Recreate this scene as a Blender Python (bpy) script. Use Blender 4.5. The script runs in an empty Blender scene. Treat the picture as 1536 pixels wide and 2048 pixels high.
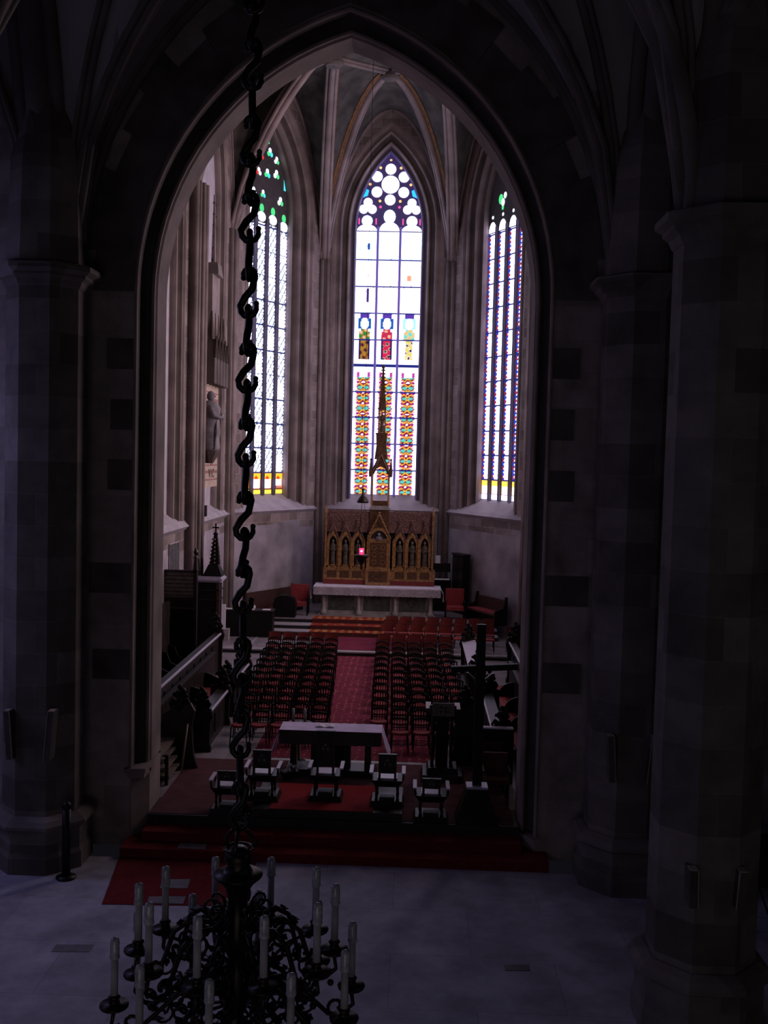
import bpy, math, random
from math import sin, cos, pi, sqrt, atan2, hypot, floor as fl
from mathutils import Vector, Matrix
random.seed(7)
SC = bpy.context.scene
COL = SC.collection
SC.view_settings.view_transform = 'Standard'
SC.view_settings.look = 'None'
SC.view_settings.exposure = 0.0
SC.cycles.max_bounces = 5
SC.cycles.diffuse_bounces = 3
SC.cycles.glossy_bounces = 3
SC.cycles.sample_clamp_indirect = 2.0
SC.cycles.use_denoising = True

# ------------------------------------------------------------------ materials
def _new(name):
    m = bpy.data.materials.new(name); m.use_nodes = True
    nt = m.node_tree; nt.nodes.clear()
    out = nt.nodes.new('ShaderNodeOutputMaterial'); b = nt.nodes.new('ShaderNodeBsdfPrincipled')
    nt.links.new(b.outputs[0], out.inputs[0])
    return m, nt, b
def N(nt, t, **k):
    n = nt.nodes.new(t)
    for a, v in k.items(): setattr(n, a, v)
    return n
def mat(name, col, rough=.6, metal=0, var=.25, scale=6, bump=0, spec=.5, emit=None, es=0):
    m, nt, b = _new(name)
    g = N(nt, 'ShaderNodeNewGeometry'); nz = N(nt, 'ShaderNodeTexNoise'); nz.inputs['Scale'].default_value = scale
    nz.inputs['Detail'].default_value = 3
    nt.links.new(g.outputs['Position'], nz.inputs['Vector'])
    r = N(nt, 'ShaderNodeMapRange'); r.inputs['From Min'].default_value = .3; r.inputs['From Max'].default_value = .7
    r.inputs['To Min'].default_value = 1-var; r.inputs['To Max'].default_value = 1+var
    nt.links.new(nz.outputs['Fac'], r.inputs['Value'])
    v = N(nt, 'ShaderNodeVectorMath', operation='SCALE'); v.inputs[0].default_value = col
    nt.links.new(r.outputs[0], v.inputs['Scale']); nt.links.new(v.outputs[0], b.inputs['Base Color'])
    b.inputs['Roughness'].default_value = rough; b.inputs['Metallic'].default_value = metal
    b.inputs['Specular IOR Level'].default_value = spec
    if bump:
        bp = N(nt, 'ShaderNodeBump'); bp.inputs['Strength'].default_value = bump; bp.inputs['Distance'].default_value = .02
        nt.links.new(nz.outputs['Fac'], bp.inputs['Height']); nt.links.new(bp.outputs[0], b.inputs['Normal'])
    if emit:
        b.inputs['Emission Color'].default_value = (*emit, 1); b.inputs['Emission Strength'].default_value = es
    return m
def ashlar(name, c1, c2, mortar, bw=.8, bh=.38, ms=.012, plaster=None, zp=4.2, floor_=False, rough=.85):
    m, nt, b = _new(name); L = nt.links.new
    g = N(nt, 'ShaderNodeNewGeometry'); s = N(nt, 'ShaderNodeSeparateXYZ'); L(g.outputs['Position'], s.inputs[0])
    c = N(nt, 'ShaderNodeCombineXYZ')
    if floor_:
        L(s.outputs['X'], c.inputs['X']); L(s.outputs['Y'], c.inputs['Y'])
    else:
        a = N(nt, 'ShaderNodeMath', operation='ADD'); L(s.outputs['X'], a.inputs[0]); L(s.outputs['Y'], a.inputs[1])
        L(a.outputs[0], c.inputs['X']); L(s.outputs['Z'], c.inputs['Y'])
    br = N(nt, 'ShaderNodeTexBrick'); L(c.outputs[0], br.inputs['Vector'])
    br.inputs['Scale'].default_value = 1; br.inputs['Brick Width'].default_value = bw; br.inputs['Row Height'].default_value = bh
    br.inputs['Mortar Size'].default_value = ms; br.inputs['Mortar Smooth'].default_value = .3
    br.inputs['Color1'].default_value = (*c1, 1); br.inputs['Color2'].default_value = (*c2, 1); br.inputs['Mortar'].default_value = (*mortar, 1)
    nz = N(nt, 'ShaderNodeTexNoise'); nz.inputs['Scale'].default_value = 1.3; nz.inputs['Detail'].default_value = 5; nz.inputs['Roughness'].default_value = .65
    L(g.outputs['Position'], nz.inputs['Vector'])
    r = N(nt, 'ShaderNodeMapRange'); r.inputs['From Min'].default_value = .3; r.inputs['From Max'].default_value = .7
    r.inputs['To Min'].default_value = .65; r.inputs['To Max'].default_value = 1.3; L(nz.outputs['Fac'], r.inputs['Value'])
    v = N(nt, 'ShaderNodeVectorMath', operation='SCALE'); L(br.outputs['Color'], v.inputs[0]); L(r.outputs[0], v.inputs['Scale'])
    colo = v.outputs[0]
    if plaster:
        # plaster below zp, its edge following the block joints
        q = N(nt, 'ShaderNodeTexBrick'); L(c.outputs[0], q.inputs['Vector'])
        q.inputs['Scale'].default_value = 1; q.inputs['Brick Width'].default_value = 1.3; q.inputs['Row Height'].default_value = .42
        q.inputs['Mortar Size'].default_value = 0
        q.inputs['Color1'].default_value = (0, 0, 0, 1); q.inputs['Color2'].default_value = (1, 1, 1, 1)
        d = N(nt, 'ShaderNodeMath', operation='MULTIPLY_ADD'); L(q.outputs['Color'], d.inputs[0]); d.inputs[1].default_value = .55
        L(s.outputs['Z'], d.inputs[2])
        ls = N(nt, 'ShaderNodeMath', operation='LESS_THAN'); L(d.outputs[0], ls.inputs[0]); ls.inputs[1].default_value = zp
        nz2 = N(nt, 'ShaderNodeTexNoise'); nz2.inputs['Scale'].default_value = .8; nz2.inputs['Detail'].default_value = 6
        L(g.outputs['Position'], nz2.inputs['Vector'])
        r2 = N(nt, 'ShaderNodeMapRange'); r2.inputs['From Min'].default_value = .3; r2.inputs['From Max'].default_value = .75
        r2.inputs['To Min'].default_value = 1.25; r2.inputs['To Max'].default_value = .45; L(nz2.outputs['Fac'], r2.inputs['Value'])
        v2 = N(nt, 'ShaderNodeVectorMath', operation='SCALE'); v2.inputs[0].default_value = plaster; L(r2.outputs[0], v2.inputs['Scale'])
        mx = N(nt, 'ShaderNodeMix', data_type='RGBA'); L(ls.outputs[0], mx.inputs[0]); L(colo, mx.inputs[6]); L(v2.outputs[0], mx.inputs[7])
        colo = mx.outputs[2]
    L(colo, b.inputs['Base Color']); b.inputs['Roughness'].default_value = rough; b.inputs['Specular IOR Level'].default_value = .3
    bp = N(nt, 'ShaderNodeBump'); bp.inputs['Strength'].default_value = .4; bp.inputs['Distance'].default_value = .02
    L(br.outputs['Fac'], bp.inputs['Height']); bp.invert = True; L(bp.outputs[0], b.inputs['Normal'])
    return m
def glassmat(name):
    m = bpy.data.materials.new(name); m.use_nodes = True; nt = m.node_tree; nt.nodes.clear()
    out = N(nt, 'ShaderNodeOutputMaterial'); e = N(nt, 'ShaderNodeEmission'); a = N(nt, 'ShaderNodeAttribute', attribute_name='Col')
    nt.links.new(a.outputs['Color'], e.inputs[0]); nt.links.new(e.outputs[0], out.inputs[0]); e.inputs[1].default_value = 1
    return m
def carpetmat(name, base, spot, scale, thr=.62):
    m, nt, b = _new(name); L = nt.links.new
    g = N(nt, 'ShaderNodeNewGeometry'); w = N(nt, 'ShaderNodeTexVoronoi'); w.inputs['Scale'].default_value = scale
    w.inputs['Randomness'].default_value = .25
    L(g.outputs['Position'], w.inputs['Vector'])
    ls = N(nt, 'ShaderNodeMath', operation='LESS_THAN'); L(w.outputs['Distance'], ls.inputs[0]); ls.inputs[1].default_value = thr
    nz = N(nt, 'ShaderNodeTexNoise'); nz.inputs['Scale'].default_value = 3; L(g.outputs['Position'], nz.inputs['Vector'])
    mx = N(nt, 'ShaderNodeMix', data_type='RGBA'); L(ls.outputs[0], mx.inputs[0]); mx.inputs[6].default_value = (*base, 1); mx.inputs[7].default_value = (*spot, 1)
    r = N(nt, 'ShaderNodeMapRange'); r.inputs['To Min'].default_value = .6; r.inputs['To Max'].default_value = 1.4; L(nz.outputs['Fac'], r.inputs['Value'])
    v = N(nt, 'ShaderNodeVectorMath', operation='SCALE'); L(mx.outputs[2], v.inputs[0]); L(r.outputs[0], v.inputs['Scale'])
    L(v.outputs[0], b.inputs['Base Color']); b.inputs['Roughness'].default_value = .95; b.inputs['Specular IOR Level'].default_value = .1
    return m
M = dict(
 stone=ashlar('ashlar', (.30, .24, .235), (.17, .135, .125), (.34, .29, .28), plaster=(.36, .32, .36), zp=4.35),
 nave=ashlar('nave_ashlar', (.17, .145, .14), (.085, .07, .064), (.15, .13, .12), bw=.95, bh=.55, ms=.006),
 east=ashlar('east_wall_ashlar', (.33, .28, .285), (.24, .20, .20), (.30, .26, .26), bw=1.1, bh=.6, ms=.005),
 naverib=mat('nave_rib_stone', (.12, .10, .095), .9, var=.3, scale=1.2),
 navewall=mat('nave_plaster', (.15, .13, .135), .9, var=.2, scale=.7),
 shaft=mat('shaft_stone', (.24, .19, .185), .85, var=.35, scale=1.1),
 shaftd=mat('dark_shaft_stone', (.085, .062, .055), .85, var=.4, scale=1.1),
 white=mat('lime_plaster', (.46, .42, .47), .9, var=.12, scale=2),
 sill=mat('sill_stone', (.40, .36, .40), .8, var=.15, scale=2),
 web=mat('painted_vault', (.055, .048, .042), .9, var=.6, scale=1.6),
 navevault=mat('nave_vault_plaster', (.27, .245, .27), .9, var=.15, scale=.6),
 orange=mat('painted_band', (.17, .075, .025), .9, var=.5, scale=9),
 voussoir=mat('voussoir_stone', (.10, .085, .08), .9, var=.4, scale=1.5),
 moulddark=mat('hollow_shade_and_dark', (.07, .058, .055), .9, var=.3, scale=2),
 floor=ashlar('nave_floor', (.37, .36, .42), (.32, .31, .37), (.27, .26, .31), bw=2.4, bh=1.5, ms=.008, floor_=True, rough=.7),
 cfloor=ashlar('chancel_floor', (.29, .25, .28), (.22, .19, .21), (.13, .11, .12), bw=.9, bh=.9, ms=.01, floor_=True, rough=.45),
 marble=mat('step_marble', (.36, .33, .36), .5, var=.15, scale=4),
 dark=mat('dark_marble', (.012, .010, .010), .5, var=.3),
 darkwood=mat('dark_stained_wood', (.016, .010, .009), .42, var=.5, scale=5, spec=.35),
 blackwood=mat('black_wood', (.006, .0045, .0045), .5, var=.4, spec=.22),
 brownwood=mat('brown_wood', (.055, .026, .022), .4, var=.3, scale=8),
 greywood=mat('weathered_wood', (.16, .13, .11), .6, var=.3, scale=8),
 redseat=mat('red_upholstery', (.25, .026, .032), .8, var=.2, scale=9),
 redpanel=mat('reddish_plywood', (.17, .022, .018), .45, var=.2, scale=7),
 redcarpet=mat('red_carpet', (.145, .016, .018), .95, var=.15, scale=8, spec=.1),
 runner=carpetmat('patterned_runner', (.16, .024, .05), (.40, .15, .10), 5.0, .17),
 brown=mat('brown_carpet', (.10, .042, .048), .95, var=.2, scale=3, spec=.1),
 altarcarpet=carpetmat('altar_carpet', (.27, .035, .022), (.36, .23, .07), 3.2, .36),
 gold=mat('gilded_wood', (.30, .155, .055), .5, .2, var=.45, scale=9),
 golddark=mat('dark_gilding', (.10, .045, .02), .5, .3, var=.5, scale=12),
 crest=mat('crest_rail', (.16, .08, .07), .6, .2, var=.5, scale=14),
 niche=mat('niche_black', (.008, .007, .006), .8, var=.3),
 statue=mat('statue_paint', (.075, .062, .05), .6, var=.6, scale=8),
 relief=mat('stone_statue', (.20, .18, .20), .8, var=.35, scale=4),
 cloth=mat('white_cloth', (.66, .62, .74), .85, var=.1, scale=5),
 lilac=mat('table_linen', (.66, .57, .84), .8, var=.12, scale=4),
 lace=mat('lace_edge', (.36, .33, .38), .9, var=.45, scale=30),
 altstone=mat('altar_stone', (.28, .26, .26), .7, var=.25, scale=4),
 marblepanel=mat('altar_panel', (.05, .06, .055), .5, var=.5, scale=7),
 iron=mat('wrought_iron', (.012, .011, .011), .45, .6, var=.3, spec=.4),
 bronze=mat('dark_bronze', (.022, .017, .013), .4, .7, var=.4, scale=12),
 candle=mat('candle_tube', (.33, .32, .36), .6, var=.08),
 bulb=mat('bulb_glass', (.35, .36, .42), .25, var=.25, scale=30),
 dimred=mat('dim_red_cushion', (.07, .012, .012), .8),
 matred=mat('bright_red_mat', (.30, .028, .034), .95, var=.15, scale=8, spec=.1),
 bloom_stone=mat('centre_stone_bloom', (.10, .085, .14), .8, var=.1, emit=(.06, .04, .22), es=.32),  # emission imitates window bloom on the centre reveal and tracery stone
 paper=mat('white_paper', (.75, .73, .8), .8, var=.05),
 lit_top=mat('lit_top_highlight', (.46, .42, .55), .35, var=.1),  # pale colour stands in for window light on dark wooden tops
 beige=mat('beige_edge', (.33, .26, .2), .7, var=.1),
 grey=mat('grey_sheet', (.16, .155, .17), .8, var=.2),
 leaf=mat('dark_leaves', (.03, .05, .025), .6, var=.4, scale=14),
 redglow=mat('red_lamp_glass', (.6, .02, .04), .3, emit=(1, .02, .10), es=3.0),
 glow=mat('lamp_flame', (1, .5, .5), .3, emit=(1, .45, .5), es=9.0),
 pink=mat('pink_band', (.30, .14, .12), .9, var=.2), cream=mat('cream_band', (.46, .36, .29), .9, var=.15),
 ink=mat('ink', (.06, .045, .04), .9), violet=mat('window_stone', (.10, .085, .13), .8, var=.1),
 bloom_mullion=mat('centre_mullion_bloom', (.12, .09, .2), .8, var=.1, emit=(.10, .06, .42), es=.55),  # stone made to glow violet, standing in for bloom across the mullions
 trac=mat('tracery_stone', (.07, .06, .065), .85, var=.2), glass=glassmat('stained_glass'),
)

# ------------------------------------------------------------------ mesh builder
class MB:
    def __init__(s): s.v = []; s.f = []
    def add(s, v, f):
        o = len(s.v); s.v += [tuple(p) for p in v]; s.f += [tuple(i+o for i in q) for q in f]; return s
    def box(s, x0, x1, y0, y1, z0, z1, T=None):
        v = [(x, y, z) for x in (x0, x1) for y in (y0, y1) for z in (z0, z1)]
        if T: v = [T(*p) for p in v]
        return s.add(v, [(0, 1, 3, 2), (4, 6, 7, 5), (0, 4, 5, 1), (2, 3, 7, 6), (0, 2, 6, 4), (1, 5, 7, 3)])
    def frus(s, x, y, z0, z1, a0, b0, a1, b1):   # tapered box, half sizes
        v = [(x-a0, y-b0, z0), (x+a0, y-b0, z0), (x+a0, y+b0, z0), (x-a0, y+b0, z0), (x-a1, y-b1, z1), (x+a1, y-b1, z1), (x+a1, y+b1, z1), (x-a1, y+b1, z1)]
        return s.add(v, [(3, 2, 1, 0), (4, 5, 6, 7), (0, 1, 5, 4), (1, 2, 6, 5), (2, 3, 7, 6), (3, 0, 4, 7)])
    def prism(s, poly, a0, a1, ax='y', T=None):
        def P(u, w, d): return {'y': (u, d, w), 'x': (d, u, w), 'z': (u, w, d)}[ax]
        n = len(poly); v = [P(u, w, a0) for u, w in poly]+[P(u, w, a1) for u, w in poly]
        if T: v = [T(*p) for p in v]
        return s.add(v, [tuple(range(n)), tuple(range(2*n-1, n-1, -1))]+[(i, i+n, (i+1) % n+n, (i+1) % n) for i in range(n)])
    def tube(s, pts, r, n=8, cap=True, closed=False):
        P = [Vector(p) for p in pts]; k = len(P); R = r if isinstance(r, (list, tuple)) else [r]*k
        T = []
        for i in range(k):
            a = P[(i-1) % k] if (i > 0 or closed) else P[0]; b = P[(i+1) % k] if (i < k-1 or closed) else P[-1]
            t = b-a; T.append(t.normalized() if t.length > 1e-9 else Vector((0, 0, 1)))
        u = T[0].orthogonal().normalized(); v = []
        for i in range(k):
            u = u-T[i]*u.dot(T[i]); u = u.normalized() if u.length > 1e-6 else T[i].orthogonal().normalized()
            w = T[i].cross(u)
            v += [P[i]+(u*cos(2*pi*j/n)+w*sin(2*pi*j/n))*R[i] for j in range(n)]
        f = [(i*n+j, i*n+(j+1) % n, (i+1)*n+(j+1) % n, (i+1)*n+j) for i in range(k-1) for j in range(n)]
        if closed: f += [((k-1)*n+j, (k-1)*n+(j+1) % n, (j+1) % n, j) for j in range(n)]
        elif cap: f += [tuple(range(n-1, -1, -1)), tuple((k-1)*n+j for j in range(n))]
        return s.add(v, f)
    def lathe(s, prof, x=0, y=0, z=0, n=12, rot=0, cap=True):
        v = [(x+r*cos(2*pi*j/n+rot), y+r*sin(2*pi*j/n+rot), z+h) for r, h in prof for j in range(n)]; k = len(prof)
        f = [(i*n+j, i*n+(j+1) % n, (i+1)*n+(j+1) % n, (i+1)*n+j) for i in range(k-1) for j in range(n)]
        if cap: f += [tuple(range(n-1, -1, -1)), tuple((k-1)*n+j for j in range(n))]
        return s.add(v, f)
    def ball(s, x, y, z, r, n=8, sx=1, sy=1, sz=1):
        k = max(4, n//2); v = []; f = []
        for i in range(k+1):
            a = pi*i/k
            v += [(x+r*sx*sin(a)*cos(2*pi*j/n), y+r*sy*sin(a)*sin(2*pi*j/n), z-r*sz*cos(a)) for j in range(n)]
        f = [(i*n+j, i*n+(j+1) % n, (i+1)*n+(j+1) % n, (i+1)*n+j) for i in range(k) for j in range(n)]
        return s.add(v, f)
    def grid(s, rows, close=False):
        n = len(rows[0]); v = [p for r in rows for p in r]
        return s.add(v, [(i*n+j, i*n+j+1, (i+1)*n+j+1, (i+1)*n+j) for i in range(len(rows)-1) for j in range(n-1)])
    def build(s, name, m, parent=None, smooth=False, loc=None, **tags):
        me = bpy.data.meshes.new(name); me.from_pydata(s.v, [], s.f); me.materials.append(M[m] if isinstance(m, str) else m)
        if smooth: me.polygons.foreach_set('use_smooth', [True]*len(me.polygons))
        me.validate(); me.update()
        o = bpy.data.objects.new(name, me); COL.objects.link(o)
        if parent is not None: o.parent = parent
        if loc: o.location = loc
        for k, val in tags.items(): o[k] = val
        return o
def tag(o, label, cat, group=None):
    o['label'] = label; o['category'] = cat
    if group: o['group'] = group
    return o
def thing(name, label, cat, loc=(0, 0, 0), rz=0, group=None):
    o = bpy.data.objects.new(name, None); COL.objects.link(o); o.location = loc; o.rotation_euler = (0, 0, rz)
    o.empty_display_size = .1
    return tag(o, label, cat, group)
def dup(root, loc, rz, label):
    kids = [c for c in root.children]
    r = root.copy(); COL.objects.link(r); r.location = loc; r.rotation_euler = (0, 0, rz); r['label'] = label
    for ch in kids:
        c = ch.copy(); COL.objects.link(c); c.parent = r
        for g in ch.children:
            d = g.copy(); COL.objects.link(d); d.parent = c
    return r
ORD = 'first second third fourth fifth sixth seventh eighth ninth tenth eleventh twelfth thirteenth fourteenth fifteenth sixteenth'.split()
S = dict(kind='structure')

# ------------------------------------------------------------------ arches, walls, windows
def arch(uc, half, z0, zs, za, n=14):
    h = za-zs
    if h >= half: c = (h*h-half*half)/(2*half)
    else: c = 0
    R = half+c; a1 = atan2(h, c) if c else pi/2; k = h/half if not c else 1
    rt = [(R*cos(a1*i/n)-c, k*R*sin(a1*i/n)) for i in range(n+1)]    # right springing -> apex
    pts = [(uc-half, z0)]+[(uc-x, zs+z) for x, z in rt]+[(uc+x, zs+z) for x, z in reversed(rt[:-1])]+[(uc+half, z0)]
    return pts
def frame(P, Q):
    L = hypot(Q[0]-P[0], Q[1]-P[1]); ux, uy = (Q[0]-P[0])/L, (Q[1]-P[1])/L; nx, ny = -uy, ux
    return (lambda u, d, z: (P[0]+ux*u+nx*d, P[1]+uy*u+ny*d, z)), L
def holed(mb, F, d, u0, u1, zb, zt, path):
    k = len(path)//2; left = path[:k+1] if len(path) % 2 else path[:k]; ap = path[k]
    left = path[:k+1]; right = path[k:][::-1]
    for side, ue in ((left, u0), (right, u1)):
        for (a, b) in zip(side, side[1:]):
            mb.add([F(ue, d, a[1]), F(a[0], d, a[1]), F(b[0], d, b[1]), F(ue, d, b[1])], [(0, 1, 2, 3)])
    mb.add([F(u0, d, ap[1]), F(u1, d, ap[1]), F(u1, d, zt), F(u0, d, zt)], [(0, 1, 2, 3)])
    if path[0][1] > zb: mb.add([F(u0, d, zb), F(u1, d, zb), F(u1, d, path[0][1]), F(u0, d, path[0][1])], [(0, 1, 2, 3)])
def sweep(mb, F, prof, pathf):
    mb.grid([[F(u, d, z) for u, z in pathf(o, d)] for o, d in prof])
# ================================================================== NAVE SHELL
NZ = -.52
MB().box(-12, 12, -30, -1.27, NZ-.1, NZ).build('floor', 'floor', **S)
st = MB(); st.box(-3.78, 3.95, -1.27, 0, NZ, -.35); st.build('trim_1', 'redcarpet', **S)
MB().box(-3.49, 3.49, -.86, 0, -.35, -.18).build('trim_2', 'redcarpet', **S)
MB().box(-3.49, 3.49, -.45, .5, -.18, 0).build('trim_3', 'dark', **S)
MB().box(-5.6, 5.6, .5, 15.5, -.12, 0).build('floor', 'cfloor', **S)
F, L = frame((-12, -.7), (12, -.7))
def apath(zl, zr):
    def f(o, d):
        p = arch(12, 3.5+o, zl, 9.7, 14.45+1.15*o, 18); p[-1] = (p[-1][0], zr); return p
    return f
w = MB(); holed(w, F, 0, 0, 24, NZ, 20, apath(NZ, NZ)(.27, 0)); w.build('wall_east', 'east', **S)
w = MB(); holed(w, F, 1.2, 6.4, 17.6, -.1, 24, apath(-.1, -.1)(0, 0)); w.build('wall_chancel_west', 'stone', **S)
w = MB(); sweep(w, F, [(.29, .02), (.285, -.04), (.26, -.06), (.235, -.04), (.22, .02)], apath(.95, -.1)); w.build('trim_4', 'shaft', **S)
w = MB(); sweep(w, F, [(.22, .02), (.22, .12), (.25, .2), (.24, .32), (.19, .42), (.12, .46), (.10, .46)], apath(.95, -.1)); w.build('trim_5', 'moulddark', **S)  # shade of the arch hollow put into a darker colour
w = MB(); sweep(w, F, [(.10, .46), (.09, .40), (.06, .38), (.03, .40), (.03, .47), (0, .52), (0, .8), (0, 1.2)], apath(.95, -.1)); w.build('trim_6', 'shaft', **S)
# foot of the jambs: chamfered plain blocks and a small corbel on the left
for sx, zt in ((-1, .95), (1, -.1)):
    p = [(sx*3.5, .5), (sx*3.5, -.3), (sx*3.74, -.69), (sx*4.0, -.69), (sx*4.0, .5)]
    MB().prism(p, NZ, zt-.05, 'z').build('trim_7', 'shaft', **S)
c = MB(); c.prism([(-3.86, -.80), (-3.47, -.74), (-3.47, -.2), (-3.86, -.2)], .86, .95, 'z'); c.prism([(-3.8, -.75), (-3.5, -.71), (-3.5, -.2), (-3.8, -.2)], .76, .86, 'z')
c.build('trim_8', 'shaft', **S)
# exposed dark voussoirs around the arch
vo = MB(); a0 = arch(12, 3.8, 9.7, 9.7, 14.85, 11); k = len(a0)
for i in range(k-1):
    a1 = arch(12, 3.8+(1.15, .75, .95)[i % 3]*(1 if i not in (0, k-2) else .8), 9.7, 9.7, 14.85+(1.0, .7, .85)[i % 3], 11)
    vo.add([F(*(a0[i][0], -.02, a0[i][1])), F(a0[i+1][0], -.02, a0[i+1][1]), F(a1[i+1][0], -.02, a1[i+1][1]), F(a1[i][0], -.02, a1[i][1])], [(0, 1, 2, 3)])
for z in (7.2, 8.3, 6.1, 4.2, 2.6):
    for sx in (-1, 1):
        vo.box(*sorted((sx*3.8, sx*(4.4+.2*sin(z*5)))), -.72, -.70, z, z+.55)
vo.build('trim_9', 'voussoir', **S)

R_, c_ = 6.96, 2.2
def gx(t):
    t = min(1, abs(t)); return sqrt(max(0, R_*R_-(t*4.76+c_)**2))/6.6
YB = [-1.35-4.65*i for i in range(7)]
def ty(y):
    for i in range(6):
        if YB[i+1] <= y <= YB[i]:
            return abs(y-(YB[i]+YB[i+1])/2)/2.325
    return 1
def zc(x, y):
    if abs(x) <= 5.2: t = abs(x)/4.76
    else: t = abs(abs(x)-8.5)/3.1
    return 9.8+6.6*max(gx(t), gx(ty(y)))
xs = [-11.6+23.2*i/92 for i in range(93)]; ys = [-.7-28.6*i/110 for i in range(111)]
MB().grid([[(x, y, zc(x, y)) for x in xs] for y in ys]).build('ceiling', 'navevault', smooth=False, **S)
def rib(mb, pts, r=.11, side=.16, drop=.05):
    P = [Vector(p) for p in pts]
    mb.tube([p-Vector((0, 0, drop)) for p in P], r, 6)
    t = (P[-1]-P[0]); t.z = 0
    n = Vector((-t.y, t.x, 0)).normalized() if t.length > .01 else Vector((1, 0, 0))
    for sg in (-1, 1):
        mb.tube([p+n*side*sg for p in P], r*.62, 6)
rb = MB()
xr = [-4.76*cos(pi*i/28) for i in range(29)]
rib(rb, [(x, -.95, zc(x, -.71)) for x in xr], .12, .17)
for y in YB[1:6]: rib(rb, [(x, y, zc(x, y)) for x in xr], .18, .26)
for i in range(6):
    yc = (YB[i]+YB[i+1])/2
    for sx in (-1, 1):
        for sy in (-1, 1):
            rib(rb, [(sx*4.76*(1-q/12), yc+sy*2.325*(1-q/12), zc(sx*4.76*(1-q/12), yc+sy*2.3249*(1-q/12))) for q in range(13)], .10, .13)
            rib(rb, [(sx*(8.5-3.1*(1-q/12)), yc+sy*2.325*(1-q/12), 9.8+6.6*gx(1-q/12)) for q in range(13)], .10, .13)
            # tiercerons, fanning steeply out of the capital
            rib(rb, [(sx*(4.76-2.5*q/12), yc+sy*2.325*(1-q/12), zc(sx*(4.76-2.5*q/12), yc+sy*2.3249*(1-q/12))-.02) for q in range(13)], .08, .11)
for sx in (-1, 1):
    for i in range(6):
        yc = (YB[i]+YB[i+1])/2
        rib(rb, [(sx*5.2, yc+2.325*cos(pi*q/20), 9.8+6.6*gx(cos(pi*q/20))) for q in range(21)], .24, .3, .12)
rb.build('trim_10', 'naverib', smooth=True, **S)
for sx in (-1, 1):
    wn = MB(); Fs, Ls = frame((-11.6, -29), (-11.6, -.7)) if sx < 0 else frame((11.6, -.7), (11.6, -29))
    wn.add([Fs(0, 0, NZ), Fs(Ls, 0, NZ), Fs(Ls, 0, 17), Fs(0, 0, 17)], [(0, 1, 2, 3)])
    wn.build('wall_left' if sx < 0 else 'wall_right', 'navewall', **S)
MB().box(-12, 12, -30, -29.3, NZ, 20).build('wall_back', 'navewall', **S)

# pillars: octagonal, one attached to the arch wall on each side and one free on the right
def pillar(x, y, label, rot=pi/8):
    t = thing('pillar', label, 'pillar', (x, y, NZ), group='octagonal nave pillars')
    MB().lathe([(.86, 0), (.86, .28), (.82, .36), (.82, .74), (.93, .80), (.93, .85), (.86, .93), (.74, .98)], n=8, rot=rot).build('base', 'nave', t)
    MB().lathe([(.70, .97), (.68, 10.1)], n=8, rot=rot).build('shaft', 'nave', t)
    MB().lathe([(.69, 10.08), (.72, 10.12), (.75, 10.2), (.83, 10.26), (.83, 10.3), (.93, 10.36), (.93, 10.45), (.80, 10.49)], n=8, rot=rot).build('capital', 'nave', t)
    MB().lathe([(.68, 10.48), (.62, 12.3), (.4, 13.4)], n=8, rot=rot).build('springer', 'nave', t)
    return t
pillar(-5.12, -1.42, 'octagonal stone pillar left of the chancel arch, slim dark post against it')
pillar(5.2, -1.42, 'octagonal stone pillar right of the chancel arch, partly behind the nearer pillar')
pillar(5.27, -6.02, 'nearest octagonal stone pillar at the right, full height from floor to vault')
# slim upright boxes fixed to the pillars, pale edge outwards
def boxlight(x, y, z0, z1, lean, label):
    t = thing('wall_speaker', label, 'speaker', (x, y, z0))
    h = z1-z0; q = lambda a, b, c: (a+lean*c, b, c)
    MB().box(-.05, .05, -.05, .22, 0, h, q).build('housing', 'moulddark', t)
    MB().box(*sorted((.056*(1 if lean < 0 else -1), .046*(1 if lean < 0 else -1))), -.056, -.03, 0, h, q).build('edge_strip', 'beige', t)
    MB().box(-.05+lean*h, .05+lean*h, -.052, .1, h, h+.015).build('top_edge', 'beige', t)
boxlight(-5.42, -2.2, 1.5, 2.33, -.07*-1*-1, 'slim upright box on the left pillar, left one of its pair')
boxlight(-4.78, -2.2, 1.5, 2.35, .08, 'slim upright box on the left pillar, right one of its pair')
boxlight(4.83, -2.2, 1.46, 2.25, -.07, 'slim upright box on the farther right pillar, left of its pair')
boxlight(5.45, -2.2, 1.46, 2.25, .08, 'slim upright box on the farther right pillar, right of its pair')
boxlight(4.95, -6.78, 1.36, 1.83, -.02, 'slim upright box on the nearest right pillar, left of its pair')
boxlight(5.52, -6.78, 1.36, 1.83, .06, 'slim upright box on the nearest right pillar, right of its pair')
t = thing('crowd_barrier_post', 'slim black post on a round foot against the left pillar', 'post', (-4.42, -2.25, NZ))
MB().lathe([(.17, 0), (.17, .03), (.05, .06)], n=16).build('foot', 'iron', t, True)
MB().lathe([(.075, .05), (.075, 1.2)], n=10).build('pole', 'iron', t, True)
MB().ball(0, 0, 1.25, .09).build('knob', 'iron', t, True)

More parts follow.
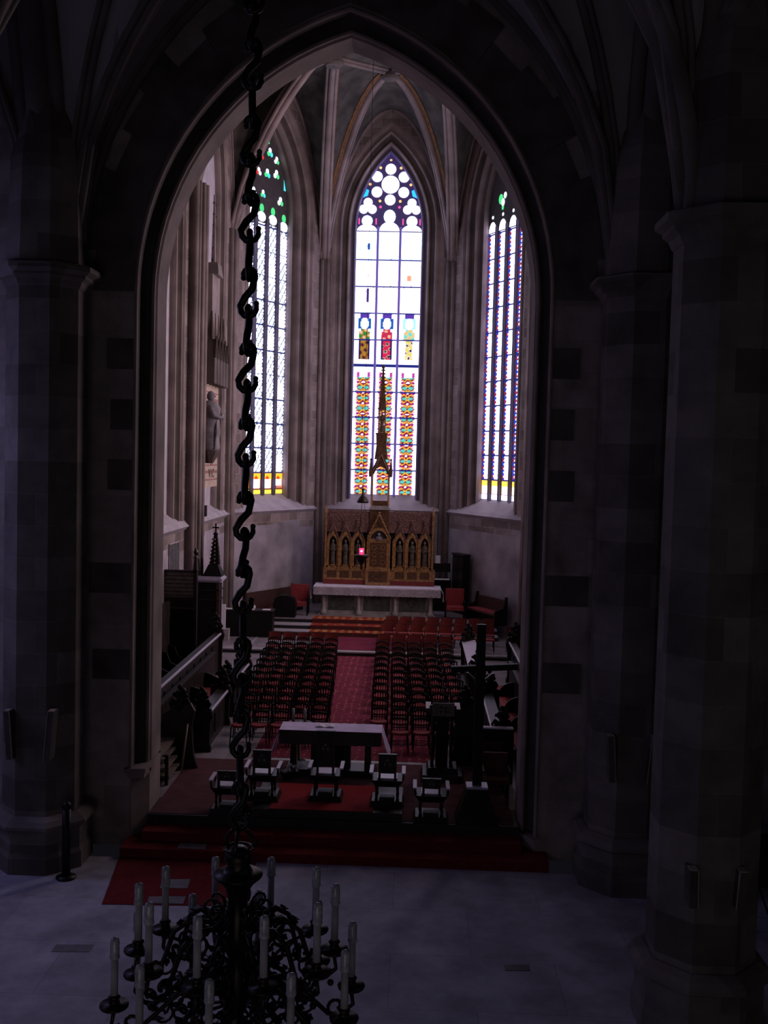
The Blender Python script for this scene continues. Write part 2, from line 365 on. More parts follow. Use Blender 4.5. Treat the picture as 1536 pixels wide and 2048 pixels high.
# loose carpets and sheets on the nave floor
tag(MB().prism([(-3.78, -1.27), (-3.5, -3.22), (-1.3, -3.1), (-1.3, -1.27)], NZ, NZ+.012, 'z').build('carpet_runner', 'redcarpet'), 'red carpet strip on the nave floor at the foot of the steps', 'carpet')
for pts, lb in (([(-2.76, -2.2), (-2.3, -2.15), (-2.26, -2.52), (-2.72, -2.56)], 'grey sheet on the red floor carpet, the one nearer the steps'),
                ([(-2.82, -2.9), (-2.22, -2.84), (-2.2, -3.12), (-2.78, -3.14)], 'grey sheet on the red floor carpet, at its front edge')):
    tag(MB().prism(pts, NZ+.013, NZ+.02, 'z').build('floor_sheet', 'grey'), lb, 'sheet', 'grey sheets on the red carpet')
tag(MB().box(-2.75, -2.25, -1.2, -.95, -.348, -.342).build('floor_sheet', 'grey'), 'grey sheet lying on the lowest red step', 'sheet')
tag(MB().prism([(2.86, -4.69), (3.22, -4.66), (3.22, -4.84), (2.86, -4.86)], NZ, NZ+.006, 'z').build('floor_plate', 'dark'), 'small dark plate set into the nave floor', 'plate')
tag(MB().prism([(-3.75, -4.62), (-3.2, -4.58), (-3.2, -4.8), (-3.75, -4.84)], NZ, NZ+.006, 'z').build('floor_plate', 'grey'), 'grey plate on the nave floor left of the chandelier', 'plate')
# aisle furniture glimpsed right of the nearest pillar
t = thing('candle_stand', 'thin dark tripod stand in the right aisle beyond the nearest pillar', 'stand', (6.95, -3.0, NZ))
MB().tube([(0, 0, .5), (0, 0, 1.5)], .02, 6).build('pole', 'iron', t, True)
for a in (0, 2.1, 4.2): MB().tube([(0, 0, .9), (.35*cos(a), .35*sin(a), 0)], .015, 6).build('leg', 'iron', t, True)
MB().ball(0, 0, 1.55, .09).build('holder', 'iron', t, True)
t = thing('pew', 'dark pew in the right aisle, cut off by the picture edge', 'pew', (7.2, -1.9, NZ))
MB().box(-.6, .9, -.1, .35, .42, .47).build('seat', 'blackwood', t); MB().box(-.6, .9, .33, .38, .0, .95).build('backrest', 'blackwood', t)
for x in (-.6, .86): MB().box(x, x+.04, -.12, .38, 0, .9).build('end_panel', 'blackwood', t)

# ================================================================== CHANCEL SHELL
A0, A1, A2, A3, A4 = (-5.6, 12.25), (-5.6, 18.7), (-2.7, 24.0), (2.7, 24.0), (5.6, 18.7)
MB().box(-5.6, 5.6, 15.5, 25, -.12, .15).build('floor', 'cfloor', **S)
MB().box(-5.6, 5.6, 15.47, 15.5, 0, .11).build('trim_11', 'dark', **S)
MB().box(-5.6, 5.6, 15.44, 15.72, .11, .155).build('trim_11', 'marble', **S)
for i, y in enumerate((18.35, 18.95, 19.55)):
    MB().box(-4.6, 4.6, y+.02, 24, .15+.15*i, .27+.15*i).build('trim_12', 'dark', **S)
    MB().box(-4.6, 4.6, y, 24, .27+.15*i, .3+.15*i).build('trim_12', 'marble' if i < 2 else 'cfloor', **S)
MB().box(-2.0, 1.7, 3.2, 3.36, 0, .012).build('trim_13', 'marble', **S)
for x in (-4.75, -4.3): MB().box(x, x+.09, 15.75, 18.3, .15, .156).build('trim_14', 'marble', **S)

W = (3.3, 3.0, 4.3)
def mixc(a, b, t): return tuple(x+(y-x)*t for x, y in zip(a, b))
def seg(*a): return any(abs(x) < y for x, y in a)
def centre_fn(k):
    rnd = random.Random(k)
    def f(u, z, uu):     # uu in 0..1 across the light
        a = abs(uu-.5)*2
        bars = (15.2, 14.07, 12.94, 11.83, 10.73, 9.62, 8.52, 7.40, 6.29)
        for b in bars:
            if abs(z-b) < (.035 if b != 10.73 else .07): return (.02, .03, .22)
        if z > 12.98:
            n = sin(u*31+k*5)*sin(z*23)+sin(u*13+z*17+k)
            if z > 15.3 and k == 0 and abs(uu-.62) < .06 and abs(z-15.75) < .14: return (.02, .1, .6)
            if k == 0 and 13.4 < z < 14.0 and abs(uu-.62) < .05: return (.1, .05, .3)
            if k == 2 and abs(z-14.45) < .12 and abs(uu-.45) < .12: return (1.0, .45, .25)
            if n > 1.45: return (.6, .9, .9) if z > 15 else (1.1, .9, .7)
            return (2.6, 3.2, 4.4) if z > 15.2 else W
        if z > 10.8:    # standing figures under small canopies
            zc_ = (z-10.95)/1.85          # 0 feet .. 1 head
            if a > .62: return W
            cols = [((.45, .22, .03), (.03, .25, .05), (.25, .05, .02)), ((.75, .02, .10), (.55, .04, .1), (.6, .4, .3)), ((.9, .75, .2), (.2, .75, .8), (1.2, 1.0, 1.0))][k]
            if zc_ > .98: return (.12, .05, .45) if a < .5 else W
            if zc_ > .72: return (3, 3, 4) if (a*.4)**2+(zc_-.84)**2*1.2 < .022 else ((.02, .12, .5) if k != 2 else (.5, 1.3, 1.6))
            if zc_ < .03: return W
            wid = .62 if .48 < zc_ < .66 else .40
            if a < wid*.9:
                n = sin(uu*19+zc_*27+k*3)+sin(zc_*41-uu*9)
                if zc_ > .45: return cols[1] if n > .2 else (cols[0] if n > -.8 else (.9, .55, .35))
                return cols[0] if n > -.3 else (cols[2] if n > -1.2 else (.02, .02, .05))
            if zc_ < .45 and a < .56: return (.015, .008, .09) if k < 2 else W
            return W
        # geometric carpet of diamonds
        top = 10.25
        if a > .74 or z > top+.2: return W
        if a > .67: return (.18, .03, .35) if (z*9.1) % 1 < .35 else W
        p = ((top-z)/.445) % 1
        x = (uu-.5)*2/.72           # -1..1
        if z > top: return (.6, .05, .4) if abs(abs(x)-.75) < .18 else W
        # zigzag yellow
        d1 = abs(p-.5)-.25-.13*cos(x*2*pi*1.0)
        if abs(d1) < .06: return (1.2, .52, .03)
        if abs(p-.5) < .22:          # magenta ring row
            r = hypot(x*.75, (p-.5)*1.9)
            if r < .15: return (2.5, 2.2, 3)
            if r < .38: return (.26, .008, .09)
            if abs(abs(x)-.8) < .25: return (.45, .01, .22) if (abs(p-.5) < .13) else (1.4, 1.0, 1.7)
            return (1.3, .6, .1)
        q = min(p, 1-p)
        if hypot((abs(x)-.42)*.9, q*2.0) < .30: return (.12, .70, .62)
        if abs(x) > .78: return (.5, .02, .3)
        return (.16, .015, .05)
    return f
def side_fn(side, k):
    def f(u, z, uu):
        a = abs(uu-.5)*2
        if side == 'L':
            for i in range(11):
                if abs(z-(6.12+.975*i)) < .03: return (.02, .03, .15)
            if z < 5.42: return (1.5, 1.1, .12)
            if z < 5.47: return (.25, .05, .02)
            if z < 6.12:
                if z > 5.82: return (1.6, .75, .06) if not (z < 5.98 and hypot((uu-.5)*1.4, (z-5.86)*3) < .3) else (.9, .08, .02)
                if a > .86: return (1.0, .3, .05)
                if k == 3 and z < 5.6: return (.8, .25, .2) if uu > .3 else (.1, .05, .1)
                return W
            n = abs(((u*3.6+z*2.6) % 1)-.5); m = abs(((u*3.6-z*2.6) % 1)-.5)
            dens = .15 if ((int(z/.975)+k*2) % 3) else .06
            if n < dens*.75 or m < dens*.75: return (.22, .27, .36)
            if a > .84 and (z*7) % 1 < .45: return (.1, .1, .3)
            return (3.0, 2.9, 4.0)
        for i in range(12):
            if abs(z-(6.05+.985*i)) < .035: return (.02, .02, .18)
        if z < 5.47: return W if z < 5.44 else (.3, .1, .3)
        if z < 6.05: return (1.9, 1.0, .15) if z > 5.8 else ((2.6, 2.2, 2.0) if a < .8 else (1.8, 1.0, .6))
        e = .30+.10*sin(z*2*pi/.16)
        if uu < e*.8: return (.03, .05, .65) if sin(z*2*pi/.33) > -.2 else (.35, .02, .1)
        if uu > .96-.03*sin(z*39): return (.1, .12, .8)
        if (z*3.05) % 1 < .05 and .4 < uu < .8: return (.8, .8, 1)
        return W
    return f
def glass(mbv, colv, F, d, u0, u1, z0, z1, fn, du=.04, dz=.035):
    nu = max(2, int((u1-u0)/du)); nz = max(2, int((z1-z0)/dz)); o = len(mbv.v)
    rows = [[F(u0+(u1-u0)*i/nu, d, z0+(z1-z0)*j/nz) for i in range(nu+1)] for j in range(nz+1)]
    mbv.grid(rows)
    for j in range(nz+1):
        z = z0+(z1-z0)*j/nz
        for i in range(nu+1): colv.append(fn(u0+(u1-u0)*i/nu, z, i/nu))
def piece(mbv, colv, F, d, pts, col):
    mbv.add([F(u, d, z) for u, z in pts], [tuple(range(len(pts)))]); colv += [col]*len(pts)
def circ(u, z, r, n=18, ry=None, a0=0): return [(u+r*cos(2*pi*i/n+a0), z+(ry or r)*sin(2*pi*i/n+a0)) for i in range(n)]
def trefoil(u, z, r):
    return [(u, z+r*.95, r), (u-r*.95, z-r*.55, r), (u+r*.95, z-r*.55, r)]
def window(name, P, Q, kind, wname):
    F, L = frame(P, Q); uc = L/2
    z0 = lambda d: 4.72+.53*max(0, d)/.75
    pf = lambda o, d: arch(uc, 1.38+o, z0(d), 16.4, 19.62+1.2*o, 12)
    w = MB(); holed(w, F, 0, 0, L, 0, 22.5, pf(.95, 0)); w.build(wname, 'stone', **S)
    prof = [(.95, 0), (.86, .02), (.80, .10), (.70, .10), (.66, .06), (.60, .06), (.56, .12), (.50, .24), (.40, .28), (.34, .24), (.29, .24), (.25, .32), (.20, .44), (.12, .46), (.08, .42), (.03, .46), (0, .58), (0, .75)]
    for a, b, m in ((0, 3, 'shaft'), (3, 6, 'shaft'), (6, 9, 'shaftd'), (9, 12, 'shaft'), (12, 15, 'shaftd' if kind != 'C' else 'violet'), (15, 17, 'shaft' if kind != 'C' else 'bloom_stone')):
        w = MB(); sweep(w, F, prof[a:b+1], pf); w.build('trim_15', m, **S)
    s = MB(); s.add([F(uc-2.33, 0, 4.72), F(uc+2.33, 0, 4.72), F(uc+2.33, .78, 5.26), F(uc-2.33, .78, 5.26)], [(0, 1, 2, 3)])
    s.add([F(0, -.14, 4.62), F(L, -.14, 4.62), F(L, 0, 4.74), F(0, 0, 4.74), F(L, 0, 4.5), F(0, 0, 4.5)], [(0, 1, 2, 3), (0, 5, 4, 1)])
    s.build('trim_16', 'sill', **S)
    root = MB().add([F(*p) for p in ((uc-1.4, .80, 5.2), (uc+1.4, .80, 5.2), (uc+1.4, .80, 16.4), (uc-1.4, .80, 16.4))], [(0, 1, 2, 3)])
    root = root.build(name, 'trac', **S)
    n = 3 if kind == 'C' else 4; mm = 'bloom_mullion' if kind == 'C' else 'violet'
    gap = .10 if kind == 'C' else .17; lw = (2.76-gap*(n-1))/n
    g = MB(); col = []; zl = 16.38 if kind == 'C' else 15.95
    m = MB()
    for i in range(n):
        u0 = uc-1.38+i*(lw+gap)
        if kind == 'C': glass(g, col, F, .72, u0, u0+lw, 5.25, zl, centre_fn(i))
        elif kind in 'LR': glass(g, col, F, .72, u0, u0+lw, 5.25, zl, side_fn(kind, i), .035)
        else: piece(g, col, F, .72, [(u0, 5.25), (u0+lw, 5.25), (u0+lw, zl), (u0, zl)], (8.0, 6.2, 6.6))
        if i: m.prism([(u0-gap/2-.03, .74), (u0-gap/2-.055, .66), (u0-gap/2-.02, .58), (u0-gap/2+.02, .58), (u0-gap/2+.055, .66), (u0-gap/2+.03, .74)], 5.2, zl+.2, 'z', lambda a, b, c: F(a, b, c))
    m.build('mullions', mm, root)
    # tracery plate filling the head, glass pieces set in it
    pl = MB(); hd = [p for p in arch(uc, 1.38, zl, 16.4, 19.62, 12)]
    pl.add([F(u, .70, z) for u, z in hd]+[F(uc, .70, zl)], [(len(hd), i, i+1) for i in range(len(hd)-1)])
    pl.build('tracery', 'bloom_stone' if kind == 'C' else 'trac', root)
    D = .685
    if kind == 'C':
        cz = 18.36; B = (.05, .75, 3.0); O = (1.6, .8, .3); Pk = (1.1, .12, .5)
        piece(g, col, F, D, circ(uc, cz, .375, 24), W)
        for i in range(6):
            a = pi/2+i*pi/3; piece(g, col, F, D, circ(uc+.655*cos(a), cz+.64*sin(a), .225, 18, a0=.2), W)
            a += pi/6; piece(g, col, F, D, circ(uc+.86*cos(a), cz+.80*sin(a), .06, 8), O)
        piece(g, col, F, D, circ(uc, 19.38, .055, 8, .04), O)
        for sg in (-1, 1):
            piece(g, col, F, D, [(uc+sg*1.15, 17.8), (uc+sg*1.0, 18.16), (uc+sg*.90, 18.1), (uc+sg*.95, 17.88)], B)
            for x, z, r in trefoil(uc+sg*.93, 17.42, .19): piece(g, col, F, D, circ(x, z, r, 14), W)
            piece(g, col, F, D, circ(uc+sg*.40, 17.42, .06, 8), Pk)
            for q in (-1, 1): piece(g, col, F, D, [(uc+sg*.93+q*.36-.03, 16.68), (uc+sg*.93+q*.36+.03, 16.68), (uc+sg*.93+q*.36+.03, 16.94), (uc+sg*.93+q*.36-.03, 16.94)], Pk)
            piece(g, col, F, D, circ(uc+sg*.95, 16.83, .23, 16), (3, 3.4, 4.4))
            piece(g, col, F, D, [(uc+sg*.95+.42*cos(pi*i/12), 16.42+.26*sin(pi*i/12)) for i in range(13)], W)
        piece(g, col, F, D, circ(uc, 17.02, .25, 16, .29), (2.6, 3.4, 4.2))
        piece(g, col, F, D, [(uc+.42*cos(pi*i/12), 16.42+.38*sin(pi*i/12)) for i in range(13)], W)
    elif kind in 'LR':
        G = (.1, .9, .3); C = (.1, .9, 1.0); Rd = (.8, .05, .05); Wh = (2.2, 2.4, 3.0)
        if kind == 'L':
            for i in range(4):
                u = uc-1.38+lw/2+i*(lw+gap); zz = 16.05+(.12 if i in (1, 2) else 0)
                piece(g, col, F, D, circ(u, zz, lw*.48, 12, .2), Wh)
                piece(g, col, F, D, circ(u, zz+.33, .14, 10, .17), G if i != 0 else Wh)
            spots = [(-.9, 17.0, 1), (-.3, 17.05, 0), (.85, 17.0, 1), (-.05, 17.9, 1), (.55, 18.0, 1), (-.6, 17.85, 0), (.1, 18.75, 1), (-.45, 18.5, 0), (.55, 18.55, 0), (.0, 19.12, 2)]
            for x, z, t_ in spots:
                if t_ == 2: piece(g, col, F, D, circ(uc+x, z, .06, 8), G); continue
                r = .10 if t_ else .085
                for j, (a, b, c) in enumerate(trefoil(uc+x, z, r)): piece(g, col, F, D, circ(a, b, c, 8), (Wh, G, C, Rd)[(j+int(x*10+z*7)) % 4 if j else 0])
            piece(g, col, F, D, [(uc+1.05, 17.5), (uc+1.2, 17.5), (uc+1.05, 17.95)], C)
            piece(g, col, F, D, [(uc-1.2, 17.6), (uc-1.08, 17.6), (uc-1.08, 17.9)], Rd)
        else:
            for i in range(4):
                u = uc-1.38+lw/2+i*(lw+gap)
                piece(g, col, F, D, [(u+lw*.46*cos(pi*j/8), 15.98+.42*sin(pi*j/8)) for j in range(9)], W)
                piece(g, col, F, D, circ(u, 16.58, .07, 8), Wh)
            for x, z, r, cc in ((-.55, 17.2, .16, G), (-.4, 17.05, .12, Wh), (-.25, 17.3, .10, Wh), (-.4, 16.85, .08, G), (.35, 17.05, .12, G), (.55, 17.0, .07, Wh), (-.15, 18.2, .15, Wh), (-.22, 18.05, .12, G), (0, 19.0, .07, C), (.5, 18.1, .12, Wh), (.9, 17.1, .1, G)):
                piece(g, col, F, D, circ(uc+x, z, r, 10, r*1.3), cc)
    o = g.build('glass', 'glass', root)
    at = o.data.color_attributes.new('Col', 'FLOAT_COLOR', 'POINT')
    buf = []
    for c in col: buf += [c[0], c[1], c[2], 1]
    at.data.foreach_set('color', buf)
    return root
window('window_1', A1, A2, 'L', 'wall_apse_left'); window('window_2', A2, A3, 'C', 'wall_apse_centre'); window('window_3', A3, A4, 'R', 'wall_apse_right')
window('window_4', A4, (5.6, 12.25), 'S', 'wall_chancel_right'); window('window_5', (5.6, 12.25), (5.6, 5.8), 'S', 'wall_chancel_right'); 
w = MB(); w.box(5.6, 5.7, .5, 5.8, 0, 22.5); w.build('wall_chancel_right', 'stone', **S)
# left wall: blind bays with a plastered recess
for P, Q in (((-5.6, .5), (-5.6, 5.8)), ((-5.6, 5.8), A0), (A0, A1)):
    F, L = frame(P, Q); uc = L/2; hw = min(1.75, uc-.9)
    pf = lambda o, d: arch(uc, hw+o, 4.72+.53*max(0, d)/.75, 15.6, 18.9+1.2*o, 12)
    w = MB(); holed(w, F, 0, 0, L, 0, 22.5, pf(.6, 0)); w.build('wall_chancel_left', 'stone', **S)
    prof = [(.6, 0), (.55, .02), (.5, .1), (.42, .1), (.38, .05), (.32, .05), (.28, .12), (.2, .2), (.12, .2), (.08, .14), (.02, .16), (0, .24), (0, .36)]
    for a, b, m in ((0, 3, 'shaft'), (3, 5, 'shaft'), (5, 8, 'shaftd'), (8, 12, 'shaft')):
        w = MB(); sweep(w, F, prof[a:b+1], pf); w.build('trim_15', m, **S)
    w = MB(); w.add([F(uc-hw-.05, .35, 4.7), F(uc+hw+.05, .35, 4.7), F(uc+hw+.05, .35, 19), F(uc-hw-.05, .35, 19)], [(0, 1, 2, 3)]); w.build('wall_recess', 'white', **S)
    s = MB(); s.add([F(uc-hw-.6, 0, 4.72), F(uc+hw+.6, 0, 4.72), F(uc+hw+.6, .4, 5.02), F(uc-hw-.6, .4, 5.02)], [(0, 1, 2, 3)])
    s.add([F(0, -.16, 4.60), F(L, -.16, 4.60), F(L, 0, 4.76), F(0, 0, 4.76), F(L, 0, 4.45), F(0, 0, 4.45)], [(0, 1, 2, 3), (0, 5, 4, 1)])
    s.build('trim_16', 'sill', **S)
# shaft clusters
def cluster(x, y, ang, z1, big=False):
    w = MB(); w2 = MB()
    if big:
        w.box(x-.1, x+.22, y-.6, y+.6, 0, z1)
        for dy, dx, r, q in ((-.58, .20, .09, w), (-.38, .27, .06, w), (-.15, .33, .08, w), (.12, .35, .10, w), (.38, .28, .06, w), (.58, .20, .09, w), (-.27, .24, .08, w2), (.25, .26, .08, w2), (-.48, .22, .07, w2), (.48, .22, .07, w2)):
            q.tube([(x+dx, y+dy, 0), (x+dx, y+dy, z1)], r, 8)
    else:
        for o, d, r, q in ((-.30, .06, .09, w), (-.13, .16, .10, w), (.13, .16, .10, w), (.30, .06, .09, w), (0, .10, .13, w2), (-.44, .03, .12, w2), (.44, .03, .12, w2)):
            px, py = x+cos(ang)*d-sin(ang)*o, y+sin(ang)*d+cos(ang)*o
            q.tube([(px, py, 0), (px, py, z1)], r, 8)
    w.build('trim_17', 'shaft', smooth=True, **S); w2.build('trim_18', 'shaftd', **S)
for P in (A1, A2, A3, A4):
    cluster(P[0], P[1], atan2(18.5-P[1], -P[0]), 15.0)
for y in (12.25, 5.8):
    cluster(-5.6, y, 0, 15.0, True)
    cluster(5.5, y, pi, 15.0)

# vault of the chancel: ribs, webs ruled between a rib and its neighbour, painted bands
Z0 = 14.9
B0, B1, B2 = (0, 20.8, 21.6), (-1.95, 18.2, 21.1), (1.95, 18.2, 21.1)
B4, B5, B6 = (0, 15.4, 21.5), (0, 9.0, 21.4), (0, 3.1, 21.4)
def curve(P, B, n=12): return [(P[0]+(B[0]-P[0])*t, P[1]+(B[1]-P[1])*t, Z0+(B[2]-Z0)*(1-(1-t)**2)**.78) for t in [i/n for i in range(n+1)]]
rb = MB(); web = MB(); band = MB()
def lerp(a, b, t): return tuple(x+(y-x)*t for x, y in zip(a, b))
def ruled(c1, c2, b1=True, b2=False):
    web.grid([[lerp(p, q, s/4) for s in range(5)] for p, q in zip(c1, c2)])
    for on, a, b in ((b1, c1, c2), (b2, c2, c1)):
        if on:
            rows = []
            for p, q in zip(a, b):
                r = []
                Lq = max(.01, sqrt(sum((x-y)**2 for x, y in zip(p, q))))
                for w_ in (.16, .40):
                    t = min(.48, w_/Lq); x = lerp(p, q, t); r.append((x[0]*.999, x[1], x[2]-.035))
                rows.append(r)
            band.grid(rows)
def wallcell(P, Q, B, zm=21.2, Bq=None):
    Mid = ((P[0]+Q[0])/2, (P[1]+Q[1])/2, zm)
    ruled(curve(P, B), curve(P, Mid), False); ruled(curve(Q, Bq or B), curve(Q, Mid), False)
    if Bq: web.add([Mid, B, Bq], [(0, 1, 2)])
    for E_ in (P, Q): rib(rb, curve(E_, Mid), .07, .09, .03)
wallcell(A2, A3, B0); wallcell(A1, A2, B1); wallcell(A3, A4, B2); wallcell(A0, A1, B4, Bq=B1)
wallcell((5.6, 12.25), A4, B4, Bq=B2)
for P, B in ((A2, B0), (A2, B1), (A3, B0), (A3, B2), (A1, B1), (A4, B2), (A0, B4), ((5.6, 12.25), B4), (A1, B4), (A4, B4)):
    rib(rb, curve(P, B), .12, .17, .06)
ruled(curve(A2, B0), curve(A2, B1), True, True); ruled(curve(A3, B0), curve(A3, B2), True, True)
ruled(curve(A1, B1), curve(A1, B4), True, True); ruled(curve(A4, B2), curve(A4, B4), True, True)
web.add([B0, B1, B4, B2], [(0, 1, 2, 3)])
for a, b in ((B0, B1), (B0, B2), (B1, B4), (B2, B4)): rib(rb, [a, b], .10, .13, .06)
for ya, yb, B in ((12.25, 5.8, B5), (5.8, .5, B6)):
    for sx in (-1, 1):
        wallcell((sx*5.6, ya), (sx*5.6, yb), B)
        for y in (ya, yb): rib(rb, curve((sx*5.6, y), B), .12, .17, .06)
    for y in (ya, yb):
        for sx in (-1, 1): ruled(curve((sx*5.6, y), B), curve((sx*5.6, y), (0, y, 21.4)), True)
for sx in (-1, 1):
    ruled(curve((sx*5.6, 12.25), B4), curve((sx*5.6, 12.25), (0, 12.25, 21.4)), True)
    for y in (12.25, 5.8): rib(rb, curve((sx*5.6, y), (0, y, 21.4)), .13, .18, .06)
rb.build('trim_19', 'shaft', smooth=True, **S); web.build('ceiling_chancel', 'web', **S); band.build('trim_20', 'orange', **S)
bs = MB()
for B in (B0, B1, B2, B4, B5, B6): bs.lathe([(.05, -.32), (.28, -.30), (.36, -.22), (.36, -.1), (.2, 0)], B[0], B[1], B[2], 14)
bs.build('trim_21', 'voussoir', **S)
# ================================================================== CARPETS OF THE CHANCEL
tag(MB().box(-3.45, 3.4, -.40, 3.15, .001, .010).build('carpet', 'brown'), 'plain dull brown-red carpet behind the top of the steps', 'carpet')
tag(MB().box(-2.15, 2.15, 3.4, 15.42, .002, .012).build('carpet_runner', 'runner'), 'dark red patterned carpet running up the middle between the chair blocks', 'carpet')
tag(MB().box(-2.15, 2.15, 15.75, 18.3, .157, .165).build('carpet_runner', 'runner'), 'short red patterned carpet between the marble step and the altar steps', 'carpet')
ac = MB()
rs = MB()
for i, y in enumerate((18.35, 18.95, 19.55)):
    rs.box(-2.42, 2.3, y-.014, y+.0, .15+.15*i, .30+.15*i); ac.box(-2.42, 2.3, y-.012, (y+.6) if i < 2 else 20.3, .30+.15*i, .31+.15*i)
ac = tag(ac.build('stair_carpet', 'altarcarpet'), 'red and yellow carpet draped over the three high altar steps', 'carpet'); rs.build('riser_strips', 'dimred', ac)
MB().box(-1.55, 1.3, -.42, 1.15, .011, .16).build('platform', 'dark', label='low dark platform under the three middle carved chairs', category='platform')
tag(MB().box(-1.2, .75, -.40, 1.12, .161, .172).build('mat', 'matred'), 'bright red mat on the low platform under the middle chairs', 'mat')

# ================================================================== CHAIRS
def bent_chair(name, label, group):
    t = thing(name, label, 'chair', group=group)
    MB().prism([(.20*cos(a)*(1 if sin(a) < 0 else .92), .20*sin(a)) for a in [2*pi*i/10+.3 for i in range(10)]], .42, .47, 'z').build('seat', 'redseat', t)
    for sx in (-1, 1):
        MB().tube([(sx*.17, -.16, .43), (sx*.19, -.20, 0)], [.019, .013], 6).build('leg', 'blackwood', t)
        MB().tube([(sx*.17, .17, .45), (sx*.19, .24, 0)], [.019, .013], 6).build('leg', 'blackwood', t)
    b = MB()
    for sx in (-1, 1): b.tube([(sx*.17, .17, .43), (sx*.18, .21, .68), (sx*.19, .26, .88)], .021, 5)
    b.tube([(-.19, .26, .86), (-.10, .29, .905), (0, .30, .92), (.10, .29, .905), (.19, .26, .86)], .031, 6)
    b.tube([(-.18, .235, .70), (0, .25, .715), (.18, .235, .70)], .026, 5)
    for x in (-.12, -.06, 0, .06, .12): b.tube([(x, .18, .46), (x*1.05, .275, .895)], .013, 4)
    b.tube([(-.17, .18, .52), (.17, .18, .52)], .016, 4)
    b.build('backrest', 'blackwood', t); t.scale = (1.04, 1, 1)
    s = MB(); s.tube([(-.18, -.18, .2), (.18, -.18, .2)], .010, 4); s.tube([(-.18, .2, .2), (.18, .2, .2)], .010, 4)
    for sx in (-1, 1): s.tube([(sx*.18, -.18, .17), (sx*.18, .2, .17)], .010, 4)
    s.build('stretcher', 'blackwood', t)
    return t
def panel_chair(name, label, group):
    t = thing(name, label, 'chair', group=group)
    MB().prism([(-.20, -.21), (.20, -.21), (.21, .16), (-.21, .16)], .43, .48, 'z').build('seat', 'redseat', t)
    for sx in (-1, 1):
        MB().tube([(sx*.19, -.17, .43), (sx*.20, -.22, 0)], .013, 6).build('leg', 'iron', t)
        MB().tube([(sx*.19, .17, .43), (sx*.20, .23, 0)], .013, 6).build('leg', 'iron', t)
    b = MB()
    b.grid([[(x*.215, .20+.05*(z-.55)+.035*(1-x*x), z-.02*x*x*(z > .8)) for x in [i/4-1 for i in range(9)]] for z in (.60, .63, .86, .88)])
    b.grid([[(x*.215, .222+.05*(z-.55)+.035*(1-x*x), z-.02*x*x*(z > .8)) for x in [i/4-1 for i in range(9)]] for z in (.60, .63, .86, .88)])
    b.build('back_panel', 'redpanel', t)
    f = MB(); f.tube([(-.215, .215, .88), (-.1, .245, .9), (.1, .245, .9), (.215, .215, .88)], .008, 4)
    for sx in (-1, 1): f.tube([(sx*.19, .17, .43), (sx*.2, .205, .62), (sx*.21, .22, .88)], .011, 5)
    for x in (-.1, -.035, .035, .1): f.tube([(x, .18, .47), (x, .235, .62)], .008, 4)
    f.build('back_frame', 'brownwood', t)
    return t
GL, GR, GP = 'dark bentwood chairs of the left block', 'dark bentwood chairs of the right block', 'red panel-backed chairs'
c0 = bent_chair('bentwood_chair', 'x', GL); used = [False]
p0 = panel_chair('panel_chair', 'x', GP); pused = [False]
def put(proto, flag, x, y, z, lb, grp):
    rz = random.uniform(-.05, .05)
    if not flag[0]:
        flag[0] = True; o = proto; o.location = (x, y, z); o.rotation_euler = (0, 0, rz); o['label'] = lb
    else: o = dup(proto, (x, y, z), rz, lb)
    o['group'] = grp
for k in range(11):
    y = 4.45+k*.88; f = k/11; xr_ = -.75-.48*f; sp = .46
    for j in range(5):
        put(c0, used, xr_-sp*j, y+random.uniform(-.03, .03), .018 if xr_-sp*j > -2.4 else .004, 'dark chair, red seat, left block, %s row behind the table, %s from the aisle' % (ORD[k], ORD[j]), GL)
for j in range(5):
    put(p0, pused, -1.27-.475*j, 14.5, .018, 'red panel-backed chair, left block before marble step, %s from the aisle' % ORD[j], GP)
for k in range(11):
    y = 4.2+k*.88; f = k/11; xl = .68-.22*f
    for j in range(5):
        if k == 0 and j == 0: continue
        put(c0, used, xl+.50*j, y+random.uniform(-.03, .03), .018 if xl+.50*j < 2.4 else .004, 'dark chair, red seat, right block, %s row behind the lectern, %s from the aisle' % (ORD[k], ORD[j]), GR)
for k, y in enumerate((13.75, 14.6)):
    for j in range(5):
        put(p0, pused, .48+.51*j, y, .018, 'red panel-backed chair, right block, %s row before marble step, %s from aisle' % (('second', 'first')[k], ORD[j]), GP)
for k, y in enumerate((15.95, 16.85, 17.6)):
    for j in range(8 if k else 9):
        put(p0, pused, .55+.06*k+.50*j+(.35 if j == 8 else 0), y, .172, 'red panel-backed chair on raised floor, %s row from altar steps, %s from aisle' % (('third', 'second', 'first')[k], ORD[j]), GP)

